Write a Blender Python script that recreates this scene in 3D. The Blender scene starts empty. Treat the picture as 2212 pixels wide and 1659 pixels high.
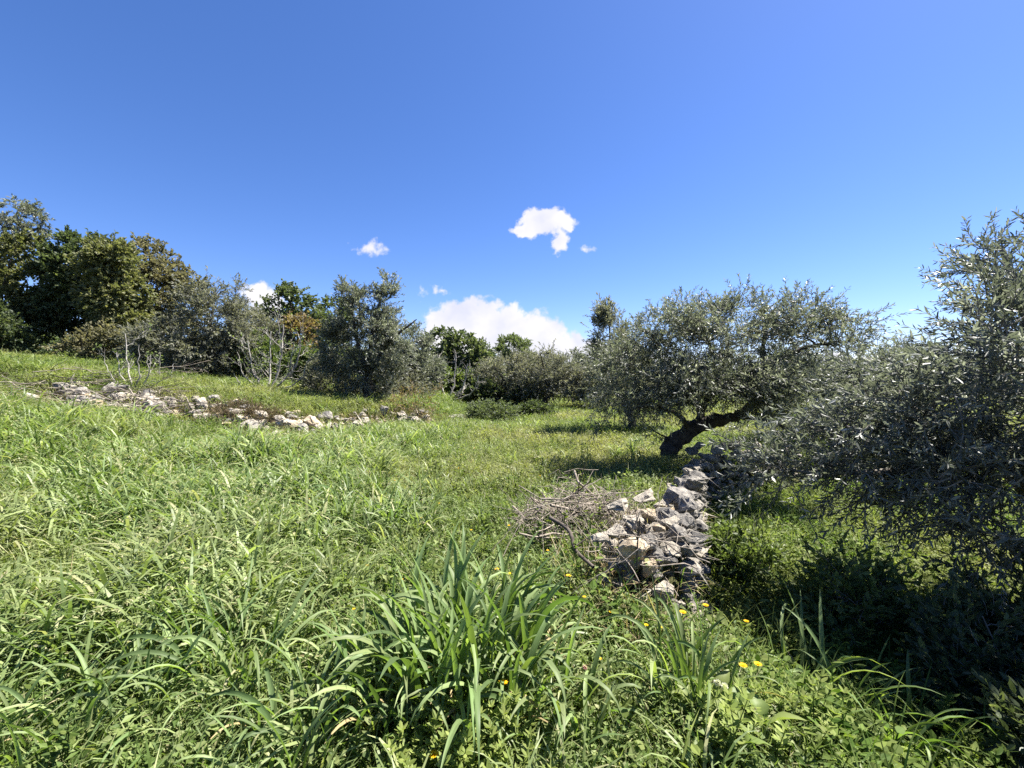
import bpy, math, random
import numpy as np
from mathutils import Vector, Matrix

random.seed(7)
RNG = np.random.default_rng(11)
scene = bpy.context.scene
COL = scene.collection
R = math.radians

# ------------------------------------------------------------------ camera
EYE = 1.6
F = 15.0 / 36.0 * 2212.0            # focal length in pixels of a 2212 px wide frame
PITCH = R(-1.0)
cam_data = bpy.data.cameras.new('camera')
cam_data.lens = 15.0
cam_data.sensor_width = 36.0
cam_data.clip_start = 0.05
cam_data.clip_end = 6000.0
cam = bpy.data.objects.new('camera', cam_data)
cam.location = (0, 0, EYE)
cam.rotation_euler = (math.pi / 2 + PITCH, 0, 0)
COL.objects.link(cam)
scene.camera = cam

# ------------------------------------------------------------------ sky, sun, exposure
SUN_AZ, SUN_EL = R(66), R(60)
SUN = Vector((math.sin(SUN_AZ) * math.cos(SUN_EL), math.cos(SUN_AZ) * math.cos(SUN_EL), math.sin(SUN_EL)))
SKY_STRENGTH = 0.055
sun_data = bpy.data.lights.new('sun', 'SUN')
sun_data.energy = 5.0
sun_data.angle = R(0.53)
sun_data.color = (1.0, 0.955, 0.88)
sun = bpy.data.objects.new('sun', sun_data)
sun.rotation_euler = SUN.to_track_quat('Z', 'Y').to_euler()
sun.location = (20, 20, 40)
COL.objects.link(sun)
scene.view_settings.view_transform = 'Standard'
scene.view_settings.look = 'None'
scene.view_settings.gamma = 1.0
scene.view_settings.use_curve_mapping = False
scene.view_settings.exposure = 1.9
scene.cycles.use_denoising = False
scene.cycles.max_bounces = 6
scene.cycles.diffuse_bounces = 3
scene.cycles.glossy_bounces = 2
scene.cycles.transmission_bounces = 4
scene.cycles.transparent_max_bounces = 4
scene.cycles.caustics_reflective = False
scene.cycles.caustics_refractive = False
scene.cycles.sample_clamp_indirect = 4.0


def px_ray(px, py):
    cx = (px - 1106.0) / F
    cz = (829.5 - py) / F
    c, s = math.cos(PITCH), math.sin(PITCH)
    return np.array([cx, c - s * cz, s + c * cz])


def at(px, py, d):
    """world point on the sight line through a photo pixel at depth y = d metres"""
    r = px_ray(px, py)
    return np.array([0, 0, EYE]) + r * (d / r[1])


def build_world():
    w = bpy.data.worlds.new('World')
    scene.world = w
    w.use_nodes = True
    nt = w.node_tree
    nt.nodes.clear()
    N, L = nt.nodes, nt.links
    out = N.new('ShaderNodeOutputWorld')
    sky = N.new('ShaderNodeTexSky')
    sky.sky_type = 'NISHITA'
    sky.sun_disc = False
    sky.sun_elevation = SUN_EL
    sky.sun_rotation = SUN_AZ
    sky.altitude = 300
    sky.air_density = 0.85
    sky.dust_density = 0.35
    sky.ozone_density = 4.0
    hsv = N.new('ShaderNodeHueSaturation')
    hsv.inputs['Saturation'].default_value = 1.18
    hsv.inputs['Value'].default_value = 1.0
    L.new(sky.outputs[0], hsv.inputs['Color'])
    tint = N.new('ShaderNodeMix'); tint.data_type = 'RGBA'; tint.blend_type = 'MULTIPLY'
    tint.inputs[0].default_value = 1.0
    tint.inputs[7].default_value = (1.0, 0.9, 1.06, 1)
    L.new(hsv.outputs[0], tint.inputs[6])
    bg = N.new('ShaderNodeBackground')
    bg.inputs[1].default_value = SKY_STRENGTH
    L.new(tint.outputs[2], bg.inputs[0])
    # clouds: lumps fixed at compass directions; p = (x/y, z/y) of the view direction
    tc = N.new('ShaderNodeTexCoord')
    sep = N.new('ShaderNodeSeparateXYZ')
    L.new(tc.outputs['Generated'], sep.inputs[0])

    def math_node(op, a, b=None, c=None, clamp=False):
        m = N.new('ShaderNodeMath'); m.operation = op; m.use_clamp = clamp
        for i, v in enumerate((a, b, c)):
            if v is None:
                continue
            if isinstance(v, (int, float)):
                m.inputs[i].default_value = v
            else:
                L.new(v, m.inputs[i])
        return m.outputs[0]
    ysafe = math_node('MAXIMUM', sep.outputs[1], 0.05)
    u = math_node('DIVIDE', sep.outputs[0], ysafe)
    v = math_node('DIVIDE', sep.outputs[2], ysafe)
    comb = N.new('ShaderNodeCombineXYZ')
    L.new(u, comb.inputs[0]); L.new(v, comb.inputs[1])
    noise = N.new('ShaderNodeTexNoise'); noise.noise_dimensions = '3D'
    noise.inputs['Scale'].default_value = 15.0
    noise.inputs['Detail'].default_value = 8.0
    noise.inputs['Roughness'].default_value = 0.62
    L.new(comb.outputs[0], noise.inputs['Vector'])
    warp = N.new('ShaderNodeVectorMath'); warp.operation = 'MULTIPLY_ADD'
    L.new(noise.outputs['Color'], warp.inputs[0])
    warp.inputs[1].default_value = (0.05, 0.05, 0)
    warp.inputs[2].default_value = (-0.025, -0.025, 0)
    pw = N.new('ShaderNodeVectorMath'); pw.operation = 'ADD'
    L.new(comb.outputs[0], pw.inputs[0]); L.new(warp.outputs[0], pw.inputs[1])
    # (px, py, half width, half height, strength) measured on the photograph, turned into directions
    lumps = [
        (985, 735, 84, 92, 1.15), (1045, 712, 74, 78, 1.2), (1105, 722, 84, 72, 1.2), (1160, 735, 76, 70, 1.2),
        (1215, 765, 80, 52, 1.1), (1262, 778, 84, 50, 1.05), (955, 705, 50, 50, .8), (980, 672, 44, 34, .7), (1010, 684, 52, 46, 1.0),
        (1160, 483, 54, 30, 1.1), (1196, 474, 48, 27, 1.1), (1138, 496, 40, 18, 1.0), (1222, 478, 28, 22, .75),
        (1210, 512, 24, 30, .75), (1209, 534, 18, 17, .7),
        (802, 537, 36, 19, .42), (560, 640, 46, 36, .95), (590, 655, 40, 24, .8), (952, 624, 22, 11, .42),
        (1270, 535, 15, 11, .22), (912, 634, 18, 16, .2),
        (1800, 785, 50, 34, .9), (1860, 800, 60, 30, .8), (1720, 800, 60, 26, .7), (2080, 800, 110, 24, .7), (2330, 790, 90, 40, .8),
        (-260, 700, 120, 50, .9), (2700, 760, 150, 50, .9), (1400, 800, 120, 40, .8), (700, 800, 120, 50, .8)]
    field = None
    for (px, py, hw, hh, st) in lumps:
        r = px_ray(px, py)
        cu, cv = r[0] / r[1], r[2] / r[1]
        su, sv = F / hw, F / hh
        n1 = N.new('ShaderNodeVectorMath'); n1.operation = 'MULTIPLY_ADD'
        L.new(pw.outputs[0], n1.inputs[0])
        n1.inputs[1].default_value = (su, sv, 0)
        n1.inputs[2].default_value = (-cu * su, -cv * sv, 0)
        n2 = N.new('ShaderNodeVectorMath'); n2.operation = 'LENGTH'
        L.new(n1.outputs[0], n2.inputs[0])
        f = math_node('MULTIPLY_ADD', n2.outputs['Value'], -st, st)
        field = f if field is None else math_node('SMOOTH_MAX', field, f, 0.25)
    nz = math_node('MULTIPLY_ADD', noise.outputs['Fac'], 1.0, -0.47)
    nfine = N.new('ShaderNodeTexNoise'); nfine.inputs['Scale'].default_value = 46.0; nfine.inputs['Detail'].default_value = 5.0
    L.new(comb.outputs[0], nfine.inputs['Vector'])
    nz2 = math_node('MULTIPLY_ADD', nfine.outputs['Fac'], 0.9, -0.47)
    fld = math_node('ADD', math_node('ADD', field, nz), nz2)
    ramp = N.new('ShaderNodeMapRange'); ramp.interpolation_type = 'SMOOTHSTEP'
    ramp.inputs['From Min'].default_value = 0.02
    ramp.inputs['From Max'].default_value = 0.4
    L.new(fld, ramp.inputs['Value'])
    front = math_node('GREATER_THAN', sep.outputs[1], 0.06)
    mask = math_node('MULTIPLY', ramp.outputs[0], front)
    # grey bellies: a second, slower noise
    n3 = N.new('ShaderNodeTexNoise'); n3.inputs['Scale'].default_value = 9.0; n3.inputs['Detail'].default_value = 3.0
    L.new(pw.outputs[0], n3.inputs['Vector'])
    shade = N.new('ShaderNodeMapRange')
    shade.inputs['From Min'].default_value = 0.35; shade.inputs['From Max'].default_value = 0.62
    shade.inputs['To Min'].default_value = 0.0; shade.inputs['To Max'].default_value = 1.0
    L.new(n3.outputs['Fac'], shade.inputs['Value'])
    ccol = N.new('ShaderNodeMix'); ccol.data_type = 'RGBA'
    ccol.inputs[6].default_value = (0.76, 0.78, 0.92, 1)
    ccol.inputs[7].default_value = (1.0, 0.98, 1.02, 1)
    L.new(shade.outputs[0], ccol.inputs[0])
    cbg = N.new('ShaderNodeBackground'); cbg.inputs[1].default_value = 0.29
    L.new(ccol.outputs[2], cbg.inputs[0])
    mix = N.new('ShaderNodeMixShader')
    L.new(mask, mix.inputs[0]); L.new(bg.outputs[0], mix.inputs[1]); L.new(cbg.outputs[0], mix.inputs[2])
    L.new(mix.outputs[0], out.inputs[0])


build_world()

# ------------------------------------------------------------------ numeric helpers


def smooth(a, b, x):
    t = np.clip((x - a) / (b - a), 0, 1)
    return t * t * (3 - 2 * t)


def _hash(ix, iy, seed):
    h = np.sin(ix * 127.1 + iy * 311.7 + seed * 74.7) * 43758.5453
    return h - np.floor(h)


def vnoise(x, y, seed=0):
    x = np.asarray(x, float); y = np.asarray(y, float)
    ix, iy = np.floor(x), np.floor(y)
    fx, fy = x - ix, y - iy
    fx = fx * fx * (3 - 2 * fx); fy = fy * fy * (3 - 2 * fy)
    a = _hash(ix, iy, seed); b = _hash(ix + 1, iy, seed)
    c = _hash(ix, iy + 1, seed); d = _hash(ix + 1, iy + 1, seed)
    return (a * (1 - fx) + b * fx) * (1 - fy) + (c * (1 - fx) + d * fx) * fy


def fbm(x, y, seed=0, o=3):
    s, a, t = 0, 1.0, 0
    for i in range(o):
        s = s + a * vnoise(x * 2 ** i, y * 2 ** i, seed + i); t += a; a *= .5
    return s / t


EDGE_Y = np.array([-50, 1.2, 2.0, 3.05, 6.2, 7.0, 7.8, 9.5, 12, 40, 400])
EDGE_X = np.array([1.0, 1.0, 1.02, 1.18, 2.66, 3.4, 5.0, 9.0, 16, 60, 600])


def edge_x(y):
    return np.interp(y, EDGE_Y, EDGE_X)


def rubble_y(x):
    return 10.4 + 3.1 * smooth(-5.6, -2.6, np.asarray(x, float))


def H(x, y):
    """terrain height"""
    x = np.asarray(x, float); y = np.asarray(y, float)
    s = -x - 5.0
    soft = np.log1p(np.exp(np.clip(s * 1.1, -30, 30))) / 1.1
    soft = np.where(s > 25, s, soft)
    soft = 60 * (1 - np.exp(-soft / 60))
    h = 0.14 * soft
    h = h + 0.6 * smooth(-0.2, 1.7, y - rubble_y(x)) * smooth(-1.6, -3.6, x) * (0.35 + .65 * smooth(-26, -12, x))
    e = x - edge_x(y)
    w = 0.16 + 1.1 * smooth(3.0, 2.0, y)
    h = h - 0.46 * smooth(0, 1, e / w) - 0.035 * np.clip(e, 0, 9)
    bank = smooth(2.3, 3.0, y) * smooth(8.0, 6.5, y)
    h = h + 0.13 * np.exp(-((e + 0.45) / 0.5) ** 2) * bank
    h = h + 0.2 * np.exp(-((y - rubble_y(x) - .3) / .7) ** 2) * smooth(-1.9, -3.2, x) * smooth(-13, -11, x)
    h = h + 0.09 * (fbm(x * .55, y * .55, 3) - .5) + 0.03 * (vnoise(x * 2.3, y * 2.3, 9) - .5)
    far = smooth(25, 120, np.hypot(x, y))
    return h * (1 - .5 * far) - 2.0 * far


def Hs(x, y):
    return float(H(np.array([x]), np.array([y]))[0])


MARCH = np.concatenate([np.arange(.8, 12, .02), np.arange(12, 90, .1)])


def ground_at(px, py, lift=0.0):
    """where the sight line through a photo pixel meets the terrain"""
    r = px_ray(px, py)
    P = np.array([0, 0, EYE]) + r[None] * (MARCH / r[1])[:, None]
    h = H(P[:, 0], P[:, 1])
    k = np.nonzero(P[:, 2] - lift <= h)[0]
    k = k[0] if len(k) else np.searchsorted(MARCH, 40)
    return np.array([P[k, 0], P[k, 1], h[k]])


def gz(p):
    return np.array([p[0], p[1], Hs(p[0], p[1])])


def unit(v):
    v = np.asarray(v, float)
    n = np.linalg.norm(v, axis=-1, keepdims=True)
    return v / np.maximum(n, 1e-9)

# ------------------------------------------------------------------ mesh helpers


class Geo:
    """collects vertices and polygons of one mesh with a random value per piece"""

    def __init__(self):
        self.v, self.f, self.m, self.r, self.n = [], [], [], [], 0

    def add(self, verts, faces, rnd=0.5, mat=0):
        verts = np.asarray(verts, float).reshape(-1, 3)
        faces = np.asarray(faces, int)
        self.v.append(verts)
        self.f.append(faces + self.n)
        self.m.append(np.full(len(faces), mat, int))
        self.r.append(np.broadcast_to(np.asarray(rnd, float), (len(verts),)))
        self.n += len(verts)

    def mesh(self, name, mats, smooth_shade=True):
        me = bpy.data.meshes.new(name)
        v = np.concatenate(self.v)
        me.vertices.add(len(v))
        me.vertices.foreach_set('co', v.astype(np.float32).ravel())
        starts, totals, loops, mats_i, k = [], [], [], [], 0
        for f, mi in zip(self.f, self.m):
            n, c = f.shape
            starts.append(k + np.arange(n) * c)
            totals.append(np.full(n, c))
            loops.append(f.ravel()); mats_i.append(mi)
            k += n * c
        loops = np.concatenate(loops)
        me.loops.add(len(loops))
        me.loops.foreach_set('vertex_index', loops.astype(np.int32))
        starts = np.concatenate(starts)
        me.polygons.add(len(starts))
        me.polygons.foreach_set('loop_start', starts.astype(np.int32))
        me.polygons.foreach_set('material_index', np.concatenate(mats_i).astype(np.int32))
        me.polygons.foreach_set('use_smooth', np.full(len(starts), smooth_shade))
        a = me.attributes.new('rnd', 'FLOAT', 'POINT')
        a.data.foreach_set('value', np.concatenate(self.r).astype(np.float32))
        for m in mats:
            me.materials.append(m)
        me.update(calc_edges=True)
        me.validate()
        return me


def link(name, data, parent=None, loc=None, rot=None, scl=None):
    o = bpy.data.objects.new(name, data)
    COL.objects.link(o)
    if parent is not None:
        o.parent = parent
    if loc is not None:
        o.location = tuple(float(c) for c in loc)
    if rot is not None:
        o.rotation_euler = tuple(float(c) for c in rot)
    if scl is not None:
        o.scale = (scl,) * 3 if isinstance(scl, (int, float)) else tuple(float(c) for c in scl)
    return o


def tag(o, label, cat, group=None, kind=None):
    o['label'] = label
    o['category'] = cat
    if group:
        o['group'] = group
    if kind:
        o['kind'] = kind
    return o


def thing(name, label, cat, loc, group=None, rz=0.0):
    o = link(name, None, loc=loc, rot=(0, 0, rz))
    o.empty_display_size = 0.2
    return tag(o, label, cat, group)


def tubes(geo, P, Rr, k=5, mat=0, rnd=None):
    """P (M,N,3) centre lines, Rr (M,N) radii"""
    P = np.asarray(P, float); Rr = np.asarray(Rr, float)
    M, N, _ = P.shape
    T = unit(np.gradient(P, axis=1))
    main = unit(P[:, -1] - P[:, 0])
    ref = np.where(np.abs(main[:, 2:3]) < .85, np.array([[0, 0, 1.0]]), np.array([[1.0, 0, 0]]))
    U = unit(np.cross(T, np.broadcast_to(ref[:, None], T.shape)))
    V = np.cross(T, U)
    ang = np.arange(k) * 2 * math.pi / k
    ring = (P[:, :, None] + Rr[:, :, None, None] * (np.cos(ang)[None, None, :, None] * U[:, :, None]
                                                 + np.sin(ang)[None, None, :, None] * V[:, :, None]))
    idx = np.arange(M * N * k).reshape(M, N, k)
    a = idx[:, :-1, :]; b = np.roll(a, -1, axis=2)
    c = idx[:, 1:, :]; d = np.roll(c, -1, axis=2)
    q = np.stack([a, c, d, b], -1).reshape(-1, 4)
    if rnd is None:
        rnd = RNG.random(M)
    geo.add(ring.reshape(-1, 3), q, np.repeat(rnd, N * k), mat)


def spline(pts, n):
    """Catmull-Rom through control points, n samples"""
    p = np.asarray(pts, float)
    p = np.vstack([2 * p[0] - p[1], p, 2 * p[-1] - p[-2]])
    seg = len(p) - 3
    out = []
    for t in np.linspace(0, seg - 1e-6, n):
        i = int(t); f = t - i
        a, b, c, d = p[i], p[i + 1], p[i + 2], p[i + 3]
        out.append(.5 * ((2 * b) + (-a + c) * f + (2 * a - 5 * b + 4 * c - d) * f * f + (-a + 3 * b - 3 * c + d) * f ** 3))
    return np.array(out)


def leaves(geo, B, D, L, W, rnd, mat=0, fine=False, normal=None):
    """leaf blades: B base, D direction, lanceolate, lightly folded"""
    M = len(B)
    D = unit(D)
    if normal is None:
        normal = RNG.normal(size=(M, 3)) + np.array([0, 0, .9])
    S = unit(np.cross(D, normal))
    Nn = np.cross(S, D)
    L = np.asarray(L)[:, None]; W = np.asarray(W)[:, None]
    if not fine:
        v = np.stack([B, B + D * L * .48 + S * W * .5 + Nn * W * .16, B + D * L, B + D * L * .48 - S * W * .5 + Nn * W * .16], 1)
        b = np.arange(M)[:, None] * 4
        f = np.concatenate([b + np.array([[0, 1, 2]]), b + np.array([[0, 2, 3]])])
        geo.add(v.reshape(-1, 3), f, np.repeat(rnd, 4), mat)
    else:
        cv = Nn * L * RNG.uniform(-.12, .1, (M, 1))
        v = np.stack([B,
                      B + D * L * .3 + S * W * .46 + cv * .5, B + D * L * .68 + S * W * .42 + cv * .8,
                      B + D * L,
                      B + D * L * .68 - S * W * .42 + cv * .8, B + D * L * .3 - S * W * .46 + cv * .5], 1)
        b = np.arange(M)[:, None] * 6
        f = np.concatenate([b + np.array([[0, 1, 2, 3]]), b + np.array([[0, 3, 4, 5]])])
        geo.add(v.reshape(-1, 3), f, np.repeat(rnd, 6), mat)


def blades(geo, base, az, tilt, bend, length, width, rnd, seg=4, mat=0, fold=False, twist=None, power=1.4):
    """grass blades as arching strips"""
    M = len(base)
    base = np.asarray(base, float)
    t = np.linspace(0, 1, seg + 1)
    th = tilt[:, None] + bend[:, None] * t[None] ** power
    th = np.minimum(th, 2.75)
    step = (length / seg)[:, None]
    thm = .5 * (th[:, 1:] + th[:, :-1])
    r = np.concatenate([np.zeros((M, 1)), np.cumsum(np.sin(thm) * step, 1)], 1)
    z = np.concatenate([np.zeros((M, 1)), np.cumsum(np.cos(thm) * step, 1)], 1)
    ca, sa = np.cos(az)[:, None], np.sin(az)[:, None]
    C = np.stack([base[:, 0:1] + r * ca, base[:, 1:2] + r * sa, base[:, 2:3] + z], -1)
    prof = np.interp(t, [0, .25, .6, .85, 1], [.55, .95, 1, .6, .03])
    w = width[:, None] * prof[None] * .5
    tw = (RNG.normal(0, .35, M) if twist is None else twist)[:, None] * t[None]
    side = np.stack([-sa + 0 * th, ca + 0 * th, 0 * th], -1)
    nrm = np.stack([-ca * np.cos(th), -sa * np.cos(th), np.sin(th)], -1)
    S = side * np.cos(tw)[..., None] + nrm * np.sin(tw)[..., None]
    Nn = nrm * np.cos(tw)[..., None] - side * np.sin(tw)[..., None]
    if not fold:
        v = np.stack([C + S * w[..., None], C - S * w[..., None]], 2)
        idx = np.arange(M * (seg + 1) * 2).reshape(M, seg + 1, 2)
        q = np.stack([idx[:, :-1, 0], idx[:, :-1, 1], idx[:, 1:, 1], idx[:, 1:, 0]], -1).reshape(-1, 4)
        geo.add(v.reshape(-1, 3), q, np.repeat(rnd, (seg + 1) * 2), mat)
    else:
        up = Nn * w[..., None] * .45
        v = np.stack([C + S * w[..., None] + up, C, C - S * w[..., None] + up], 2)
        idx = np.arange(M * (seg + 1) * 3).reshape(M, seg + 1, 3)
        q = np.concatenate([np.stack([idx[:, :-1, j], idx[:, :-1, j + 1], idx[:, 1:, j + 1], idx[:, 1:, j]], -1).reshape(-1, 4) for j in (0, 1)])
        geo.add(v.reshape(-1, 3), q, np.repeat(rnd, (seg + 1) * 3), mat)

# ------------------------------------------------------------------ materials


def new_mat(name):
    m = bpy.data.materials.new(name)
    m.use_nodes = True
    m.node_tree.nodes.clear()
    return m, m.node_tree.nodes, m.node_tree.links


def leaf_mat(name, stops, trans=.35, rough=.5, spec=.35, tint_col=None, tcol=(1.15, 1.25, .55), objrand=0.0, streak=False):
    """two-sided plant tissue; stops = [(position, colour)] picked by a random value per leaf"""
    m, N, L = new_mat(name)
    out = N.new('ShaderNodeOutputMaterial')
    at_ = N.new('ShaderNodeAttribute'); at_.attribute_name = 'rnd'
    ramp = N.new('ShaderNodeValToRGB')
    el = ramp.color_ramp.elements
    while len(el) < len(stops):
        el.new(.5)
    for e, (p, c) in zip(el, stops):
        e.position = p; e.color = (*c, 1)
    L.new(at_.outputs['Fac'], ramp.inputs[0])
    col = ramp.outputs[0]
    if tint_col is not None:
        ti = N.new('ShaderNodeAttribute'); ti.attribute_type = 'INSTANCER'; ti.attribute_name = 'tint'
        mx = N.new('ShaderNodeMix'); mx.data_type = 'RGBA'
        L.new(ti.outputs['Fac'], mx.inputs[0]); L.new(col, mx.inputs[6])
        mx.inputs[7].default_value = (*tint_col, 1)
        mm = N.new('ShaderNodeMix'); mm.data_type = 'RGBA'; mm.blend_type = 'MULTIPLY'; mm.inputs[0].default_value = 1
        oi = N.new('ShaderNodeObjectInfo')
        mr = N.new('ShaderNodeMapRange'); mr.inputs['To Min'].default_value = .72; mr.inputs['To Max'].default_value = 1.25
        L.new(oi.outputs['Random'], mr.inputs['Value'])
        L.new(mx.outputs[2], mm.inputs[6]); L.new(mr.outputs[0], mm.inputs[7])
        col = mm.outputs[2]
    elif objrand:
        mm = N.new('ShaderNodeMix'); mm.data_type = 'RGBA'; mm.blend_type = 'MULTIPLY'; mm.inputs[0].default_value = 1
        oi = N.new('ShaderNodeObjectInfo')
        mr = N.new('ShaderNodeMapRange'); mr.inputs['To Min'].default_value = 1 - objrand; mr.inputs['To Max'].default_value = 1 + objrand
        L.new(oi.outputs['Random'], mr.inputs['Value'])
        L.new(col, mm.inputs[6]); L.new(mr.outputs[0], mm.inputs[7])
        col = mm.outputs[2]
    if streak:      # veins along the blade and paler blotches
        tcn = N.new('ShaderNodeTexCoord'); mp = N.new('ShaderNodeMapping'); mp.inputs['Scale'].default_value = (5, 260, 5)
        L.new(tcn.outputs['Object'], mp.inputs['Vector'])
        nn = N.new('ShaderNodeTexNoise'); nn.inputs['Scale'].default_value = 1.0; nn.inputs['Detail'].default_value = 4
        L.new(mp.outputs[0], nn.inputs['Vector'])
        mr2 = N.new('ShaderNodeMapRange'); mr2.inputs['From Min'].default_value = .3; mr2.inputs['From Max'].default_value = .7
        mr2.inputs['To Min'].default_value = .68; mr2.inputs['To Max'].default_value = 1.3
        L.new(nn.outputs['Fac'], mr2.inputs['Value'])
        ms = N.new('ShaderNodeMix'); ms.data_type = 'RGBA'; ms.blend_type = 'MULTIPLY'; ms.inputs[0].default_value = 1
        L.new(col, ms.inputs[6]); L.new(mr2.outputs[0], ms.inputs[7])
        col = ms.outputs[2]
    p = N.new('ShaderNodeBsdfPrincipled')
    p.inputs['Roughness'].default_value = rough
    p.inputs['Specular IOR Level'].default_value = spec
    L.new(col, p.inputs['Base Color'])
    tr = N.new('ShaderNodeBsdfTranslucent')
    tm = N.new('ShaderNodeMix'); tm.data_type = 'RGBA'; tm.blend_type = 'MULTIPLY'; tm.inputs[0].default_value = 1
    L.new(col, tm.inputs[6]); tm.inputs[7].default_value = (*tcol, 1)
    L.new(tm.outputs[2], tr.inputs['Color'])
    mix = N.new('ShaderNodeMixShader'); mix.inputs[0].default_value = trans
    L.new(p.outputs[0], mix.inputs[1]); L.new(tr.outputs[0], mix.inputs[2])
    L.new(mix.outputs[0], out.inputs[0])
    return m


def bark_mat(name, dark, light, scale=18, bump=.6):
    m, N, L = new_mat(name)
    out = N.new('ShaderNodeOutputMaterial')
    tc = N.new('ShaderNodeTexCoord')
    n = N.new('ShaderNodeTexNoise'); n.inputs['Scale'].default_value = scale; n.inputs['Detail'].default_value = 6; n.inputs['Roughness'].default_value = .65
    L.new(tc.outputs['Object'], n.inputs['Vector'])
    ramp = N.new('ShaderNodeValToRGB')
    ramp.color_ramp.elements[0].position = .35; ramp.color_ramp.elements[0].color = (*dark, 1)
    ramp.color_ramp.elements[1].position = .68; ramp.color_ramp.elements[1].color = (*light, 1)
    L.new(n.outputs['Fac'], ramp.inputs[0])
    b = N.new('ShaderNodeBump'); b.inputs['Strength'].default_value = bump; b.inputs['Distance'].default_value = .02
    L.new(n.outputs['Fac'], b.inputs['Height'])
    p = N.new('ShaderNodeBsdfPrincipled'); p.inputs['Roughness'].default_value = .85; p.inputs['Specular IOR Level'].default_value = .2
    L.new(ramp.outputs[0], p.inputs['Base Color']); L.new(b.outputs[0], p.inputs['Normal'])
    L.new(p.outputs[0], out.inputs[0])
    return m


def stone_mat(name, pale, grey, ochre, ochre_amount, lichen=(.09, .09, .1)):
    """weathered limestone: pale to grey, iron stains, dark lichen"""
    m, N, L = new_mat(name)
    out = N.new('ShaderNodeOutputMaterial')
    tc = N.new('ShaderNodeTexCoord'); oi = N.new('ShaderNodeObjectInfo')
    off = N.new('ShaderNodeVectorMath'); off.operation = 'ADD'
    sc = N.new('ShaderNodeVectorMath'); sc.operation = 'SCALE'; sc.inputs[3].default_value = 40
    cmb = N.new('ShaderNodeCombineXYZ')
    for i in range(3):
        L.new(oi.outputs['Random'], cmb.inputs[i])
    L.new(cmb.outputs[0], sc.inputs[0])
    L.new(tc.outputs['Object'], off.inputs[0]); L.new(sc.outputs[0], off.inputs[1])

    def noise(scale, detail, rough=.6):
        n = N.new('ShaderNodeTexNoise'); n.inputs['Scale'].default_value = scale
        n.inputs['Detail'].default_value = detail; n.inputs['Roughness'].default_value = rough
        L.new(off.outputs[0], n.inputs['Vector'])
        return n

    def ramp(src, a, b):
        r = N.new('ShaderNodeMapRange'); r.interpolation_type = 'SMOOTHSTEP'
        r.inputs['From Min'].default_value = a; r.inputs['From Max'].default_value = b
        L.new(src, r.inputs['Value'])
        return r.outputs[0]

    def mix(f, a, b):
        x = N.new('ShaderNodeMix'); x.data_type = 'RGBA'
        L.new(f, x.inputs[0])
        for i, c in ((6, a), (7, b)):
            if isinstance(c, tuple):
                x.inputs[i].default_value = (*c, 1)
            else:
                L.new(c, x.inputs[i])
        return x.outputs[2]
    n1, n2, n3, n4 = noise(3.2, 5), noise(1.6, 4), noise(7, 6, .7), noise(30, 4, .7)
    c = mix(ramp(n1.outputs['Fac'], .38, .62), pale, grey)
    c = mix(ramp(n2.outputs['Fac'], .72 - ochre_amount * .5, .86 - ochre_amount * .5), c, ochre)
    c = mix(ramp(n3.outputs['Fac'], .56, .68), c, lichen)
    dirt = mix(ramp(n4.outputs['Fac'], .3, .6), (.55, .53, .5), (1., 1., 1.))
    mul = N.new('ShaderNodeMix'); mul.data_type = 'RGBA'; mul.blend_type = 'MULTIPLY'; mul.inputs[0].default_value = 1
    L.new(c, mul.inputs[6]); L.new(dirt, mul.inputs[7])
    hs = N.new('ShaderNodeMath'); hs.operation = 'ADD'
    L.new(n3.outputs['Fac'], hs.inputs[0]); L.new(n4.outputs['Fac'], hs.inputs[1])
    b = N.new('ShaderNodeBump'); b.inputs['Strength'].default_value = .9; b.inputs['Distance'].default_value = .02
    L.new(hs.outputs[0], b.inputs['Height'])
    p = N.new('ShaderNodeBsdfPrincipled'); p.inputs['Roughness'].default_value = .9; p.inputs['Specular IOR Level'].default_value = .2
    L.new(mul.outputs[2], p.inputs['Base Color']); L.new(b.outputs[0], p.inputs['Normal'])
    L.new(p.outputs[0], out.inputs[0])
    return m


M = {}
M['olive'] = leaf_mat('olive_leaf', [(0, (.075, .085, .058)), (.45, (.138, .15, .11)), (.8, (.245, .255, .21)), (1, (.4, .4, .36))], .46, .42, .5, tcol=(1.06, 1.12, .8))
M['olive_near'] = leaf_mat('near_olive_leaf', [(0, (.068, .077, .058)), (.5, (.13, .142, .112)), (.8, (.25, .262, .228)), (1, (.42, .425, .4))], .42, .42, .55, tcol=(1.05, 1.1, .82))
M['olive_grey'] = leaf_mat('grey_olive_leaf', [(0, (.1, .106, .078)), (.5, (.168, .173, .132)), (1, (.31, .305, .25))], .46, .5, .35, tcol=(1.1, 1.12, .7))
M['carob'] = leaf_mat('carob_leaf', [(0, (.055, .077, .034)), (.5, (.1, .13, .058)), (1, (.19, .215, .1))], .42, .45, .4, tcol=(1.1, 1.15, .62))
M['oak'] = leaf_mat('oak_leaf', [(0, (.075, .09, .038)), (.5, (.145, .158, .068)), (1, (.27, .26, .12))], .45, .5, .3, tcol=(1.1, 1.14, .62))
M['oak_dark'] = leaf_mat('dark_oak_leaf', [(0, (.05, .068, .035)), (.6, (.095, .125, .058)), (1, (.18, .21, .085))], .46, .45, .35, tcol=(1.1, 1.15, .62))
M['buds'] = leaf_mat('brownish_leaf', [(0, (.105, .104, .06)), (.5, (.175, .168, .097)), (1, (.29, .265, .15))], .45, .6, .2, tcol=(1.1, 1.1, .7))
M['bright'] = leaf_mat('bright_leaf', [(0, (.07, .1, .03)), (.5, (.13, .175, .055)), (1, (.2, .24, .085))], .45, .5, .3, tcol=(1.1, 1.15, .62))
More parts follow.
